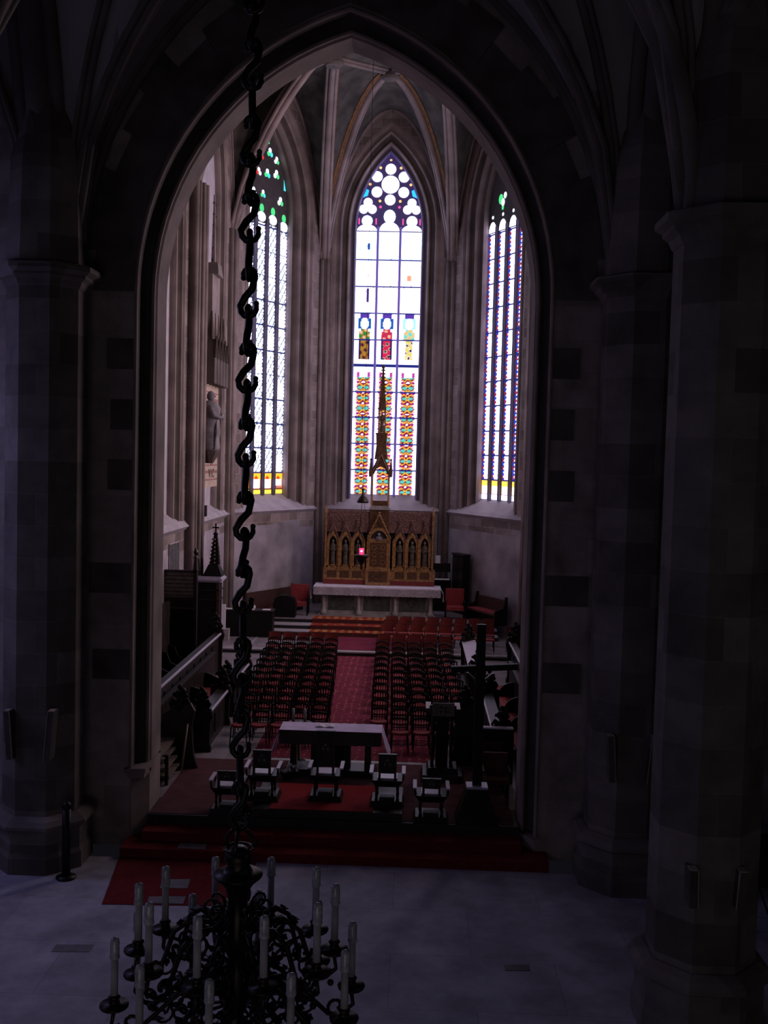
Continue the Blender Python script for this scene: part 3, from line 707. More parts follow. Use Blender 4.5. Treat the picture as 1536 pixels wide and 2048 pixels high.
# carved sanctuary chairs seen from behind, facing the altar
def throne(x, y, z, h, label, grp):
    t = thing('carved_chair', label, 'chair', (x, y, z), group=grp)
    MB().frus(0, .25, 0, .10, .33, .30, .29, .25).build('plinth', 'darkwood', t)
    MB().frus(0, .12, .09, .17, .15, .12, .13, .10).build('plinth_block', 'blackwood', t)  # dark block added to blacken the plinth middle against window sheen
    for sx in (-1, 1):
        for yy in (.04, .44):
            MB().lathe([(.035, .1), (.022, .16), (.03, .22), (.018, .27), (.03, .33), (.035, .4)], sx*.2, yy, 0, 8).build('leg', 'darkwood', t, True)
    MB().frus(0, .25, .36, .50, .22, .2, .31, .26).build('seat', 'darkwood', t)
    MB().box(-.19, .19, .05, .42, .50, .53).build('seat_pad', 'lit_top', t)  # light falling on seat and arms is put into the pale colour
    for sx in (-1, 1):
        a = MB(); a.box(sx*.31-.035, sx*.31+.035, .0, .5, .62, .65); a.build('armrest', 'lit_top', t)
        MB().tube([(sx*.31, .44, .63), (sx*.31, .47, .56), (sx*.30, .44, .50)], .022, 6).build('arm_post', 'darkwood', t)
        MB().tube([(sx*.31, .05, .63), (sx*.3, .05, .50)], .022, 6).build('arm_post', 'darkwood', t)
        MB().box(sx*.15-.022, sx*.15+.022, -.02, .03, .46, h).build('back_post', 'darkwood', t)
    zb = .62 if h > 1 else .56
    bp = MB(); bp.box(-.15, .15, -.01, .02, zb+.08, h-.01); bp.box(-.18, .18, -.03, .04, h-.02, h+.015); bp.build('back_panel', 'darkwood', t)
    m = MB(); zc_ = (zb+h)/2+.06; r = min(.11, (h-zb)/2-.05)
    m.tube([(r*cos(a), -.016, zc_+r*sin(a)) for a in [2*pi*i/16 for i in range(16)]], .012, 5, closed=True)
    m.build('medallion_ring', 'brownwood', t)
    for i in range(3):
        a = pi/2+i*2*pi/3; m = MB(); m.ball(r*.5*cos(a), -.014, zc_+r*.5*sin(a), r*.3, 8, 1, .25, 1); m.build('medallion_boss', 'greywood', t, True)
    return t
throne(-2.02, -.36, 0.011, .82, 'low-backed carved chair at the far left, partly behind the chandelier chain', 'low-backed carved chairs')
throne(-1.41, -.02, .173, .98, 'carved chair left on the platform, round medallion in its back', 'high-backed carved chairs')
throne(-.2, .1, .173, 1.36, 'tallest carved chair in the middle of the platform, behind the linen-covered table', 'high-backed carved chairs')
throne(1.0, -.08, .173, 1.0, 'carved chair right on the platform, round medallion in its back', 'high-backed carved chairs')
throne(1.84, -.40, 0.01, .82, 'low-backed carved chair at the right, beside the tall black cross', 'low-backed carved chairs')

# ================================================================== PEOPLE'S ALTAR (table)
t = thing('altar_table', 'dark carved table with linen cloth in front of the rows of chairs', 'table', (-.28, 2.5, .01))
MB().box(-1.05, 1.05, -.32, .32, .90, .96).build('tabletop', 'darkwood', t)
MB().box(-.85, .85, -.28, .28, .78, .90).build('apron', 'darkwood', t)
for sx in (-1, 1):
    MB().frus(sx*.58, 0, 0, .12, .42, .36, .36, .30).build('foot', 'darkwood', t)
    for xx in (.36, .80):
        MB().frus(sx*xx, 0, .12, .80, .07, .14, .06, .12).build('leg', 'darkwood', t)
    br = MB(); br.prism([(sx*.30, .12), (sx*.30, .8), (sx*.02, .8)]+[(sx*(.02+.0)+sx*.28*(1-cos(a)), .8-.30*0-.55*sin(a)*.9) for a in (.3, .6, .9, 1.2)], -.08, .08, 'y')
    br.build('curved_brace', 'darkwood', t)
MB().box(-.28, .28, -.05, .05, .12, .8).build('centre_panel', 'blackwood', t)
c = MB()
nu = 40
top = [(x, y) for y in (-.34, .34) for x in (-1.09, 1.09)]
c.grid([[(-1.09+2.18*i/nu, -.34+.68*j/8, .972+.004*sin(i*1.7)*sin(j*2.1)) for i in range(nu+1)] for j in range(9)])
for sx in (-1, 1):
    c.grid([[(sx*(1.09+.035*k+.03*sin(j*1.9)*k/4), -.34+.68*j/8, .972-.11*k-(.05 if j in (0, 8) else 0)*k/4) for j in range(9)] for k in range(6)])
tb = c.build('tablecloth', 'lilac', smooth=True, loc=(-.28, 2.5, .01)); tag(tb, 'creased lilac-white linen cloth hanging over both ends of the dark table', 'tablecloth')
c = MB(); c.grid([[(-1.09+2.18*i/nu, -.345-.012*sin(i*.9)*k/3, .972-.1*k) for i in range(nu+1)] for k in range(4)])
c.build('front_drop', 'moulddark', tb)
t = thing('open_book', 'white open book lying on the middle of the linen-covered table', 'book', (-.42, 2.55, .99))
for sx in (-1, 1): MB().prism([(0, 0), (sx*.11, .035), (sx*.2, .01), (sx*.2, 0)], -.12, .12, 'y').build('page_block', 'paper', t)
t = thing('candle_tray', 'low black stand with two pale candles behind the left end of the table', 'candle stand', (-1.05, 3.15, .01))
MB().lathe([(.30, .82), (.32, .85), (.30, .87)], n=16).build('tray', 'blackwood', t)
MB().lathe([(.16, 0), (.16, .03), (.04, .08), (.03, .82)], n=10).build('stem', 'blackwood', t, True)
for x in (-.14, .12): MB().lathe([(.032, .87), (.030, 1.19)], x, 0, 0, 10).build('candle', 'candle', t, True)
for x in (-.2, .2, 0): MB().ball(x, -.12, .90, .05, 6).build('saucer', 'gold', t, True)
t = thing('flower_arrangement', 'dark foliage with white flowers at the left foot of the table', 'flowers', (-1.15, 1.93, .01))
MB().lathe([(.10, 0), (.16, .12), (.14, .16)], n=12).build('bowl', 'blackwood', t)
lf = MB()
for i in range(46):
    a = random.uniform(0, 2*pi); r = random.uniform(.05, .26); h = .15+random.uniform(.0, .22)*(1-r*2)
    x, y = r*cos(a)*1.2, r*sin(a); lf.add([(x, y, h), (x+.08*cos(a), y+.08*sin(a)-.02, h+.03), (x+.13*cos(a), y+.13*sin(a), h-.02), (x+.08*cos(a), y+.08*sin(a)+.03, h+.02)], [(0, 1, 2, 3)])
lf.build('foliage', 'leaf', t)
for i in range(9):
    a = i*.7; MB().ball(.12+.12*cos(a), .1*sin(a), .24+.05*sin(i*3), .035, 6).build('flower', 'paper', t, True)
t = thing('lectern', 'tall wooden lectern with a cross-cut panel, at the right of the front chairs', 'lectern', (2.1, 2.4, .01))
MB().frus(.02, 0, 0, .14, .46, .42, .42, .38).build('plinth', 'darkwood', t)
MB().frus(.02, .02, .14, .26, .34, .32, .30, .28).build('plinth_step', 'darkwood', t)
for sx in (-1, 1):
    for yy in (-.13, .13): MB().lathe([(.04, .26), (.025, .36), (.04, .46), (.028, .7), (.035, 1.1), (.025, 1.2), (.045, 1.36)], sx*.2, yy, 0, 8).build('leg', 'darkwood', t, True)
MB().box(-.13, .13, -.1, .1, .26, 1.38).build('core', 'blackwood', t)
MB().prism([(-.24, 1.36), (.24, 1.36), (.26, 1.50), (-.24, 1.60)], -.28, .28, 'x').build('desk', 'darkwood', t)
pn = MB(); pn.prism([(-.34, 1.40), (-.31, 1.40), (-.25, 1.66), (-.28, 1.66)], -.23, .23, 'x'); pn = pn.build('desk_panel', 'greywood', t)
cr = MB()
for a in range(4):
    q = pi/4+a*pi/2
    cr.prism([(.015*cos(q), .015*sin(q))]+[(.10*cos(q+d), .075*sin(q+d)) for d in (-.35, -.18, 0, .18, .35)], -.006, .0, 'y', lambda x, d, z: (x, -.315+d+.25*z, 1.53+z))
cr.build('cut_cross', 'blackwood', pn)
for sx in (-1, 1): MB().prism([(-.24, 1.525), (.20, 1.56), (.20, 1.57), (-.24, 1.535)], sx*.31-.055, sx*.31+.055, 'x').build('paper_sheet', 'paper', t)

t = thing('standing_cross', 'tall black wooden cross on a pyramid base at the right of the carved chairs', 'cross', (2.7, -.12, .01))
MB().frus(0, 0, 0, .62, .40, .32, .19, .16).build('base', 'blackwood', t)
MB().box(-.20, .20, -.17, .17, .62, .66).build('base_cap', 'lit_top', t)
MB().box(-.085, .085, -.06, .06, .66, 3.72).build('post', 'blackwood', t)
MB().prism([(-.55, 2.80), (-.55, 2.91), (.70, 3.0), (.70, 2.89)], -.075, .045, 'y').build('crossbar', 'blackwood', t)
for sx in (-1, 1): MB().prism([(sx*.06, 2.60), (sx*.06, 2.66), (sx*.22, 2.80), (sx*.26, 2.80)], -.05, .05, 'y').build('brace', 'brownwood', t)
# small red chairs at the foot of the right jamb
for i, (x, y) in enumerate(((3.15, .95), (3.12, 1.7), (3.1, 2.5-.6+.0))):
    if i == 2: break
    t = thing('armchair', 'red cushioned chair by the right jamb behind the cross, %s one' % ('nearer', 'farther')[i], 'chair', (x, y, .01), group='red cushioned chairs at the right jamb')
    MB().box(-.25, .25, -.24, .22, .40, .50).build('seat', 'dimred', t)
    MB().box(-.24, .24, .2, .26, .5, .92).build('backrest', 'dimred', t)
    for sx in (-1, 1):
        for yy in (-.2, .2): MB().box(sx*.23-.02, sx*.23+.02, yy-.02, yy+.02, 0, .4).build('leg', 'blackwood', t)
        MB().box(sx*.26-.02, sx*.26+.02, -.22, .24, .62, .66).build('armrest', 'blackwood', t)

# ================================================================== CHOIR STALLS
def scroll_figure(mb, x, y, z, s=1.0, sy=1):
    # lump of carved foliage and a small crouching figure
    for a, b, c, r in ((0, 0, .05, .13), (.03, 0, .20, .11), (-.05, .02, .30, .08), (.06, 0, .36, .09), (.0, .0, .46, .06), (-.12, 0, .12, .07), (.14, 0, .10, .07), (.13, 0, .28, .045), (-.13, 0, .30, .04)):
        mb.ball(x+a*s, y+b*s*sy, z+c*s, r*s, 7, 1, .8, 1.1)
    mb.tube([(x-.16*s, y, z), (x-.22*s, y, z+.1*s), (x-.16*s, y, z+.2*s), (x-.08*s, y, z+.14*s)], .03*s, 6)
    mb.tube([(x+.16*s, y, z), (x+.22*s, y, z+.1*s), (x+.16*s, y, z+.2*s), (x+.08*s, y, z+.14*s)], .03*s, 6)
def desk(sx, x, y0, y1, h, label, z=0, tw=.16, tm='darkwood'):
    t = thing('stall_desk', label, 'choir desk', (sx*x, y0, z), group='choir desks'); L = y1-y0
    MB().box(-.04, .04, .05, L-.05, 0, h-.04).build('front_panel', 'darkwood', t)
    for q in range(int(L/.8)):
        MB().box(-sx*.055-.012, -sx*.055+.012, .15+q*.8, .75+q*.8, .2, h-.2).build('inset_panel', 'blackwood', t)
    a = MB(); p = [(sx*-.10, h-.03), (sx*-.10, h+.01), (sx*tw, h+.03+tw*.25), (sx*tw, h-.01+tw*.25)]
    a.prism(p, 0, L, 'y'); a.build('desk_top', tm, t)
    MB().prism([(sx*-.115, h-.01), (sx*-.115, h+.03), (sx*-.08, h+.04), (sx*-.08, h+.01)], .02, L-.02, 'y').build('lit_nosing', 'lit_top', t)  # painted highlight along the desk edge
    for e, yy in enumerate((0, L)):
        pn = [(sx*-.16, 0), (sx*-.16, .08), (sx*-.12, .2), (sx*-.14, h*.8), (sx*-.2, h*.95), (sx*-.14, h+.14), (sx*.1, h+.2), (sx*.34, h+.12), (sx*.34, 0)]
        ep = MB().prism(pn, yy-.05, yy+.05, 'y').build('end_panel', 'darkwood', t)
        f = MB(); scroll_figure(f, sx*.08, yy, h+.14, .95); f.build('carved_finial', 'blackwood', ep, True)
    return t
def bench(sx, x, y0, y1, hb, label, z=0, red=True):
    t = thing('choir_bench', label, 'choir bench', (sx*x, y0, z), group='choir benches'); L = y1-y0
    MB().box(-.22, .22, 0, L, .38, .44).build('seat', 'darkwood', t)
    MB().box(-.2, .2, .05, L-.05, .44, .50).build('cushion', 'redseat', t)
    MB().box(*sorted((sx*.22, sx*.28)), 0, L, 0, hb).build('backrest', 'darkwood', t)
    MB().box(*sorted((sx*.18, sx*.34)), -.02, L+.02, hb, hb+.04).build('top_rail', 'darkwood', t)
    MB().box(-.16, -.12, 0, L, 0, .38).build('kick_board', 'blackwood', t)
    for k in range(int(L/1.7)+1):
        yy = min(L-.03, k*1.7)
        arc = [(sx*.24, .0), (sx*.24, hb*.78)]+[(sx*(.24-.42*sin(a)), .55+(hb*.78-.55)*cos(a)) for a in [pi/2*i/6 for i in range(1, 7)]]+[(sx*-.26, .5), (sx*-.2, 0)]
        MB().prism(arc, yy-.03, yy+.03, 'y').build('divider', 'blackwood', t)
    return t
for sx, sd in ((-1, 'left'), (1, 'right')):
    desk(sx, 3.28, 3.7 if sx < 0 else 2.3, 6.1, .86 if sx < 0 else .98, 'nearer low choir desk on the %s, carved figures on its ends' % sd)
    desk(sx, 3.30 if sx < 0 else 3.12, 6.9 if sx < 0 else 8.6, 9.5 if sx < 0 else 13.2, .85 if sx < 0 else 1.0, 'farther low choir desk on the %s, carved figures on its ends' % sd, 0, .16 if sx < 0 else .3, 'darkwood' if sx < 0 else 'lit_top')  # right desk top: window light put into its pale colour
    bench(sx, 3.95, 2.9, 9.4, 1.15, 'long red-cushioned choir bench on the %s, behind the low desks' % sd)
    desk(sx, 4.38, 2.4, 10.9, 1.2, 'long high choir desk on the %s, behind the red-cushioned bench' % sd, .25, .08)
# left jamb end block with carved top
t = thing('stall_end', 'tall dark carved stall end beside the pole, left foreground of the stalls', 'stall end', (-3.45, 2.45, 0))
MB().prism([(-.5, 0), (-.5, 1.15), (-.2, 1.35), (.12, 1.42), (.22, 1.25), (.15, .9), (.2, .3), (.3, 0)], -.06, .06, 'y').build('panel', 'darkwood', t)
f = MB(); scroll_figure(f, -.12, 0, 1.30, 1.0); f.build('carved_finial', 'blackwood', t, True)
t = thing('stall_end', 'tall dark carved stall end right of the lectern, behind the cross', 'stall end', (2.72, 3.3, 0))
MB().prism([(.28, 0), (.28, 1.15), (.1, 1.4), (-.2, 1.45), (-.38, 1.2), (-.3, .9), (-.34, .3), (-.42, 0)], -.06, .06, 'y').build('panel', 'darkwood', t)
f = MB(); scroll_figure(f, -.1, 0, 1.35, .9); f.build('carved_finial', 'blackwood', t, True)
t = thing('prayer_desk', 'dark desk front with a bright lit top edge behind the cross, right side', 'desk', (3.3, 2.1, 0))
MB().box(-.42, .3, 0, .1, 0, 1.17).build('front_board', 'blackwood', t); MB().box(-.36, .28, -.04, .1, 1.17, 1.20).build('top_edge', 'paper', t)  # light along the desk edge put in as a white strip
# high back row on the left
t = thing('choir_stalls', 'high dark back row of choir stalls along the left wall', 'choir stalls', (-5.25, 3.2, 0))
MB().box(-.12, .45, 0, 5.6, 0, .3).build('podium', 'blackwood', t); MB().box(-.1, .3, 0, 5.6, .68, .74).build('seat', 'darkwood', t)
MB().box(-.16, -.08, 0, 5.6, .3, 2.7).build('backrest', 'darkwood', t)
for k in range(7):
    a = MB(); y = .05+k*.9; a.prism([(-.1, .3), (-.1, 1.5), (.1, 1.45), (.2, 1.2), (.38, 1.12), (.40, 1.0), (.3, .9), (.32, .3)], y-.03, y+.03, 'y'); a.build('divider', 'blackwood', t)
for y in (2.2,):
    q = MB().tube([(.42, y, .3), (.42, y, 5.2)], .055, 8).build('post', 'blackwood', t, True)
    p = MB(); p.lathe([(.09, 5.2), (.10, 5.3), (.02, 6.1), (.06, 6.12), (.02, 6.2)], .42, y, 0, 6)
    for k in range(6):
        for a in range(4): p.ball(.42+(.10-.012*k)*cos(a*pi/2), y+(.10-.012*k)*sin(a*pi/2), 5.3+.13*k, .028, 5)
    p.build('pinnacle', 'blackwood', q)
    for z in (2.1, 3.4, 4.6): MB().lathe([(.06, z), (.10, z+.06), (.06, z+.12)], .42, y, 0, 8).build('collar', 'darkwood', q)
t = thing('throne_screen', 'dark planked screen with a row of diamonds, left stalls', 'screen', (-5.22, 9.2, 0))
MB().box(-.5, .5, 0, .06, 0, 2.45).build('lower_panel', 'blackwood', t)
MB().box(-.48, .48, .01, .05, 2.75, 3.46).build('planked_panel', 'greywood', t)
for k in range(6): MB().box(-.48, .48, -.005, .01, 2.80+.11*k, 2.812+.11*k).build('groove', 'blackwood', t)
MB().box(-.48, .48, .01, .05, 2.45, 2.75).build('diamond_frieze', 'darkwood', t)
for k in range(6):
    x = -.38+.15*k; MB().prism([(x-.045, 2.62), (x, 2.68), (x+.045, 2.62), (x, 2.56)], -.002, .01, 'y').build('diamond', 'niche', t)
MB().box(-.5, .5, -.06, .08, 2.42, 2.47).build('shelf', 'brownwood', t)
MB().box(-.54, .54, -.05, .1, 3.46, 3.52).build('cornice', 'darkwood', t)
for x in (-.5, .5):
    p = MB(); p.box(x-.05, x+.05, -.05, .1, 0, 3.55); h = 4.15 if x > 0 else 3.65
    p.lathe([(.09, 3.52), (.05, h-.3), (.09, h-.28), (.03, h-.2), (.08, h-.12), (.02, h)], x, .02, 0, 6); p.build('post', 'darkwood', t)
t = thing('stall_tower', 'tall dark canopied stall end with a spire and cross, left side', 'stall tower', (-4.88, 12.0, 0))
MB().box(-.30, .30, -.08, .45, 0, 2.9).build('case', 'blackwood', t)
MB().box(.24, .33, -.12, -.02, 0, 2.9).build('corner_post', 'brownwood', t)
c = MB()
for z, o in ((2.86, .04), (2.92, .09), (2.98, .05)): c.box(-.30-o, .33+o, -.12-o, .48+o, z, z+.06)
c.build('cornice', 'lit_top', t)  # lit cornice, brightness put into the colour
for z in (2.3, 2.6): MB().box(-.32, .34, -.13, .47, z, z+.03).build('band', 'darkwood', t)
s = MB(); s.frus(0.1, .15, 3.04, 3.4, .30, .28, .14, .14); s.frus(.14, .15, 3.4, 4.3, .14, .14, .05, .05)
s = s.build('spire', 'blackwood', t)
k_ = MB()
for k in range(7):
    for a in (-1, 1): k_.ball(.14+a*(.15-.012*k), .1, 3.45+.12*k, .035, 5)
    k_.ball(.14, .0, 3.45+.12*k, .03, 5)
k_.build('crockets', 'greywood', s)
c = MB(); c.lathe([(.04, 4.28), (.09, 4.33), (.03, 4.4)], .14, .15, 0, 8); c.box(.12, .16, .13, .17, 4.38, 4.66); c.box(.04, .24, .13, .17, 4.51, 4.55); c.build('cross', 'blackwood', s)
p = MB(); p.lathe([(.03, 3.0), (.05, 3.3), (.02, 3.6)], -.24, .0, 0, 6); p.build('pinnacle', 'blackwood', t)
# stacked boards and a pole by the left jamb
for k in range(4):
    o = tag(MB().box(-.32, .32, -.75+.1*k, .62, 0, .05).build('board', 'greywood', loc=(-3.95+.04*k, 1.75, (.62, .48, .30, .12)[k])), 'pale board resting beside the left jamb, %s of the stack' % ('topmost', 'second from top', 'third from top', 'lowest')[k], 'board', 'pale boards by the left jamb')
t = thing('board_rack', 'dark rack carrying the pale boards beside the left jamb', 'rack', (-3.95, 1.75, 0))
for y in (-.5, .5):
    for x in (-.36, .40): MB().box(x-.03, x+.03, y-.03, y+.03, 0, .62).build('post', 'blackwood', t)
    for z in (.09, .27, .45, .59): MB().box(-.36, .4, y-.02, y+.02, z, z+.03).build('crosspiece', 'blackwood', t)
tag(MB().tube([(0, 0, 0), (.06, .28, 1.0)], .018, 8).build('pole', 'beige', smooth=True, loc=(-3.42, 2.02, 0)), 'thin pale pole leaning against the dark stall end', 'pole')

# ================================================================== HIGH ALTAR
YA = 20.7
t = thing('high_altar', 'pale stone altar block with little columns at the top of the steps', 'altar', (0, YA, .6))
MB().box(-2.45, 2.45, -.1, 1.2, .98, 1.12).build('mensa', 'altstone', t)
MB().box(-2.2, 2.2, .12, 1.1, 0, .98).build('block', 'altstone', t)
MB().box(-2.3, 2.3, -.02, 1.15, 0, .06).build('base_step', 'altstone', t)
for x in (-2.1, -.72, .72, 2.1):
    MB().lathe([(.13, .0), (.14, .1), (.10, .18), (.07, .22), (.065, .82), (.09, .86), (.12, .98)], x, .04, .0, 10).build('column', 'altstone', t, True)
for x in (-1.4, 0, 1.4):
    p = MB().box(x-.52, x+.52, .09, .125, .2, .9).build('relief_panel', 'marblepanel', t)
    MB().tube([(x+.16*cos(a), .08, .55+.16*sin(a)) for a in [pi*i/8 for i in range(16)]], .02, 5, closed=True).build('roundel', 'shaftd', p)
c = MB(); c.box(-2.5, 2.5, -.14, 1.0, 1.722, 1.735)
c.grid([[(-2.5+5*i/60, -.14-.012*sin(i*.8)*k/4, 1.733-.045*k) for i in range(61)] for k in range(2)])
for sx in (-1, 1):
    c.grid([[(sx*(2.5+.05*min(k, 2)+.03*sin(j*2.3)*k/5), -.14+.6*j/8, 1.73-.10*k+.0*j) for j in range(9)] for k in range(6)])
cl = c.build('altar_cloth', 'cloth', smooth=False, loc=(0, YA, .005)); tag(cl, 'long white cloth over the high altar, bunched at both ends', 'altar cloth')
c = MB(); c.grid([[(-2.5+5*i/60, -.145-.014*sin(i*.8), 1.69-.07*k-(.02*abs(sin(i*1.3)) if k == 4 else 0)) for i in range(61)] for k in range(5)]); c.build('lace_border', 'lace', cl)

YR = 21.35; ZR = 1.75
t = thing('altarpiece', 'wide gilded Gothic altarpiece with statue niches standing on the high altar', 'altarpiece', (0, YR, ZR))
MB().box(-2.2, 2.25, 0, .45, 0, .18).build('red_plinth', 'redpanel', t)
MB().box(-2.2, 2.25, .0, .45, .18, .62).build('predella', 'gold', t)
for s_ in (-1, 1):
    for x in (.85, 1.35, 1.85): MB().box(s_*x-.19, s_*x+.19, -.012, .0, .26, .54).build('predella_panel', 'golddark', t)
MB().box(-2.15, 2.2, .25, .45, .62, 2.1).build('back_wall', 'niche', t)
MB().box(-2.12, 2.16, .12, .42, 2.08, 2.92).build('upper_panel', 'crest', t)
cr = MB()
for k in range(56):
    x = -2.1+4.2*k/55
    if abs(x) > .5: cr.prism([(x-.03, 2.92), (x, 2.98+.03*(k % 2)), (x+.03, 2.92)], .12, .16, 'y')
for r in range(4):
    for k in range(24):
        x = -2.05+4.1*k/23+(.08 if r % 2 else 0)
        if abs(x) > .55: cr.ball(x, .11, 2.86-.10*r, .034, 5, 1, .5, 1)
cr.build('crest_ornament', 'crest', t)
xs_ = [-1.83, -1.33, -.83, .83, 1.33, 1.83]
for x in xs_:
    f = MB()
    a_out = arch(x, .245, .62, 1.62, 2.12, 8); a_in = arch(x, .15, .72, 1.62, 1.93, 8)
    f.add([(u, .02, z) for u, z in a_out]+[(u, .02, z) for u, z in a_in]+[(u, .18, z) for u, z in a_in], [(i, i+1, i+1+len(a_out), i+len(a_out)) for i in range(len(a_out)-1)]+[(i+len(a_out), i+1+len(a_out), i+1+2*len(a_out), i+2*len(a_out)) for i in range(len(a_out)-1)])
    f.box(x-.245, x+.245, .02, .18, .62, .72)
    n = f.build('niche', 'gold', t)
    g = MB(); g.tube([(x-.25, .0, 1.75), (x, .0, 2.42)], .022, 5); g.tube([(x+.25, .0, 1.75), (x, .0, 2.42)], .022, 5)
    for k in range(5):
        for s_ in (-1, 1): g.ball(x+s_*(.22-.045*k), -.01, 1.86+.115*k, .026, 5)
    g.lathe([(.02, 2.4), (.05, 2.46), (.02, 2.52), (.045, 2.58), (.0, 2.64)], x, 0, 0, 6)
    g.build('gable', 'crest', n)
for x in (-2.12, -1.58, -1.08, -.58, .58, 1.08, 1.58, 2.14):
    e = abs(x) > 2; h = 3.05 if e else 1.75
    p = MB(); p.box(x-.035, x+.035, -.04, .04, .62, h-.25)
    for z in (.62, 1.1, 1.7): p.box(x-.05, x+.05, -.055, .05, z, z+.04)
    p.lathe([(.05, h-.25), (.06, h-.2), (.02, h), (.045, h+.03), (0, h+.1)], x, 0, 0, 6)
    p.build('pinnacle', 'gold', t)
MB().box(-.50, .48, -.12, .2, 0, .68).build('tabernacle_base', 'gold', t)
MB().box(-.38, .36, -.135, -.12, .12, .56).build('tabernacle_inset', 'golddark', t)
MB().box(-.48, .46, -.08, .3, .68, 1.85).build('tabernacle', 'gold', t)
dr = MB().box(-.34, .32, -.095, -.08, .74, 1.7).build('tabernacle_door', 'golddark', t)
for x in (-.18, .16):
    for z in (.92, 1.22, 1.5): MB().tube([(x+.09*cos(a), -.10, z+.09*sin(a)) for a in [2*pi*i/10 for i in range(10)]], .012, 4, closed=True).build('roundel', 'gold', dr)
f = MB(); ao = arch(0, .46, 1.7, 1.8, 2.3, 8); ai = arch(0, .33, 1.75, 1.8, 2.18, 8); n_ = len(ao)
f.add([(u, -.1, z) for u, z in ao]+[(u, -.1, z) for u, z in ai], [(i, i+1, i+1+n_, i+n_) for i in range(n_-1)]); f.build('lunette_frame', 'gold', t)
MB().box(-.34, .34, -.05, .12, 1.75, 2.2).build('lunette', 'niche', t)
b = MB(); b.ball(0, -.09, 1.86, .12, 8, 1.2, .5, .9); b.ball(0, -.1, 2.02, .07, 8); b.build('bust', 'relief', t, True)
MB().box(-.38, .38, .05, .35, 2.1, 3.0).build('central_shaft', 'golddark', t)
g = MB()
for s_ in (-1, 1):
    g.tube([(s_*.46, -.1, 1.85), (0, -.12, 2.82)], .03, 6)
    for k in range(7): g.ball(s_*(.44-.063*k), -.13, 1.95+.13*k, .035, 5)
g.ball(0, -.12, 2.88, .05, 6); g.build('central_gable', 'gold', t)
pd = MB(); pd.box(-.42, .42, -.05, .5, 3.0, 3.08); pd.box(-.36, .36, .0, .45, 3.08, 3.16); pd.build('pedestal', 'altstone', t)
sp = MB()
for x in (-.33, .33):
    for y in (.02, .42): sp.tube([(x, y, 3.16), (x, y, 4.45)], .035, 6)
sp.build('canopy_posts', 'gold', t)
MB().box(-.3, .3, .02, .42, 3.16, 3.36).build('canopy_base', 'golddark', t)
sp = MB()
for s_ in (-1, 1):
    for y in (0, .44):
        sp.tube([(s_*.42, y, 4.35), (s_*.2, y, 4.75), (0, y, 5.2)], .04, 5)
    sp.lathe([(.06, 4.3), (.07, 4.5), (.02, 4.95), (.05, 4.98), (0, 5.05)], s_*.40, .0, 0, 6)
    sp.lathe([(.06, 4.3), (.07, 4.5), (.02, 4.95), (.05, 4.98), (0, 5.05)], s_*.40, .44, 0, 6)
ca = arch(0, .28, 4.4, 4.4, 4.72, 6); co = [(-.36, 4.4), (-.3, 4.7), (-.12, 5.1), (0, 5.3), (.12, 5.1), (.3, 4.7), (.36, 4.4)]
for y in (.0, .42):
    for s_ in (-1, 1): sp.prism([(s_*.36, 4.4), (s_*.30, 4.7), (s_*.16, 5.0), (0, 5.3), (0, 4.74), (s_*.18, 4.62), (s_*.28, 4.4)], y, y+.03, 'y')
sp.frus(0, .22, 5.0, 5.6, .26, .22, .19, .17)
sp.build('canopy_gables', 'golddark', t)
sp = MB(); sp.frus(0, .22, 5.6, 6.0, .20, .17, .22, .2); sp.frus(0, .22, 6.0, 6.05, .24, .22, .24, .22)
for a in range(4): sp.tube([(.17*cos(pi/4+a*pi/2), .22+.15*sin(pi/4+a*pi/2), 6.05), (.17*cos(pi/4+a*pi/2), .22+.15*sin(pi/4+a*pi/2), 6.9), (.13*cos(pi/4+a*pi/2), .22+.11*sin(pi/4+a*pi/2), 7.15)], .03, 5)
sp.frus(0, .22, 6.95, 7.5, .16, .14, .11, .1); sp.frus(0, .22, 7.5, 8.6, .10, .09, .03, .03)
for k in range(8):
    for s_ in (-1, 1): sp.ball(s_*(.11-.008*k), .15, 7.55+.14*k, .035, 5)
sp.lathe([(.02, 8.55), (.07, 8.65), (.02, 8.75)], 0, .22, 0, 6)
sp.build('spire', 'golddark', t)
def statue(x, y, z, h, label, group, m='statue', face=-1):
    t = thing('statue', label, 'statue', (x, y, z), group=group)
    b = MB(); k = h/1.0
    b.lathe([(.11*k, 0), (.12*k, .05*k), (.095*k, .35*k), (.10*k, .55*k), (.115*k, .74*k), (.10*k, .80*k), (.04*k, .84*k), (.035*k, .87*k)], 0, 0, 0, 10)
    b.build('robe', m, t, True)
    hd = MB(); hd.ball(0, -.01, .93*k, .058*k, 8, .9, 1, 1.2); hd.build('head', 'relief', t, True)
    a = MB()
    for s_ in (-1, 1): a.tube([(s_*.105*k, 0, .76*k), (s_*.125*k, -.03, .6*k), (s_*.05*k, -.11*k, .56*k), (0, -.12*k, .60*k)], [.035*k, .034*k, .028*k, .02*k], 6)
    a.build('arms', m, t, True)
    MB().lathe([(.13*k, -.06), (.13*k, 0)], n=8).build('console', 'gold', t)
    return t
for i, x in enumerate(xs_):
    lb = ('outermost niche left', 'middle niche left', 'inner niche left', 'inner niche right', 'middle niche right', 'outermost niche right')[i]
    statue(x, YR+.10, ZR+.79, .98, 'small painted robed statue in the %s of the tabernacle' % lb, 'altarpiece statues')
statue(0, YR+.24, ZR+6.1, .8, 'tiny dark statue high in the spire of the altarpiece', 'altarpiece statues', 'golddark')

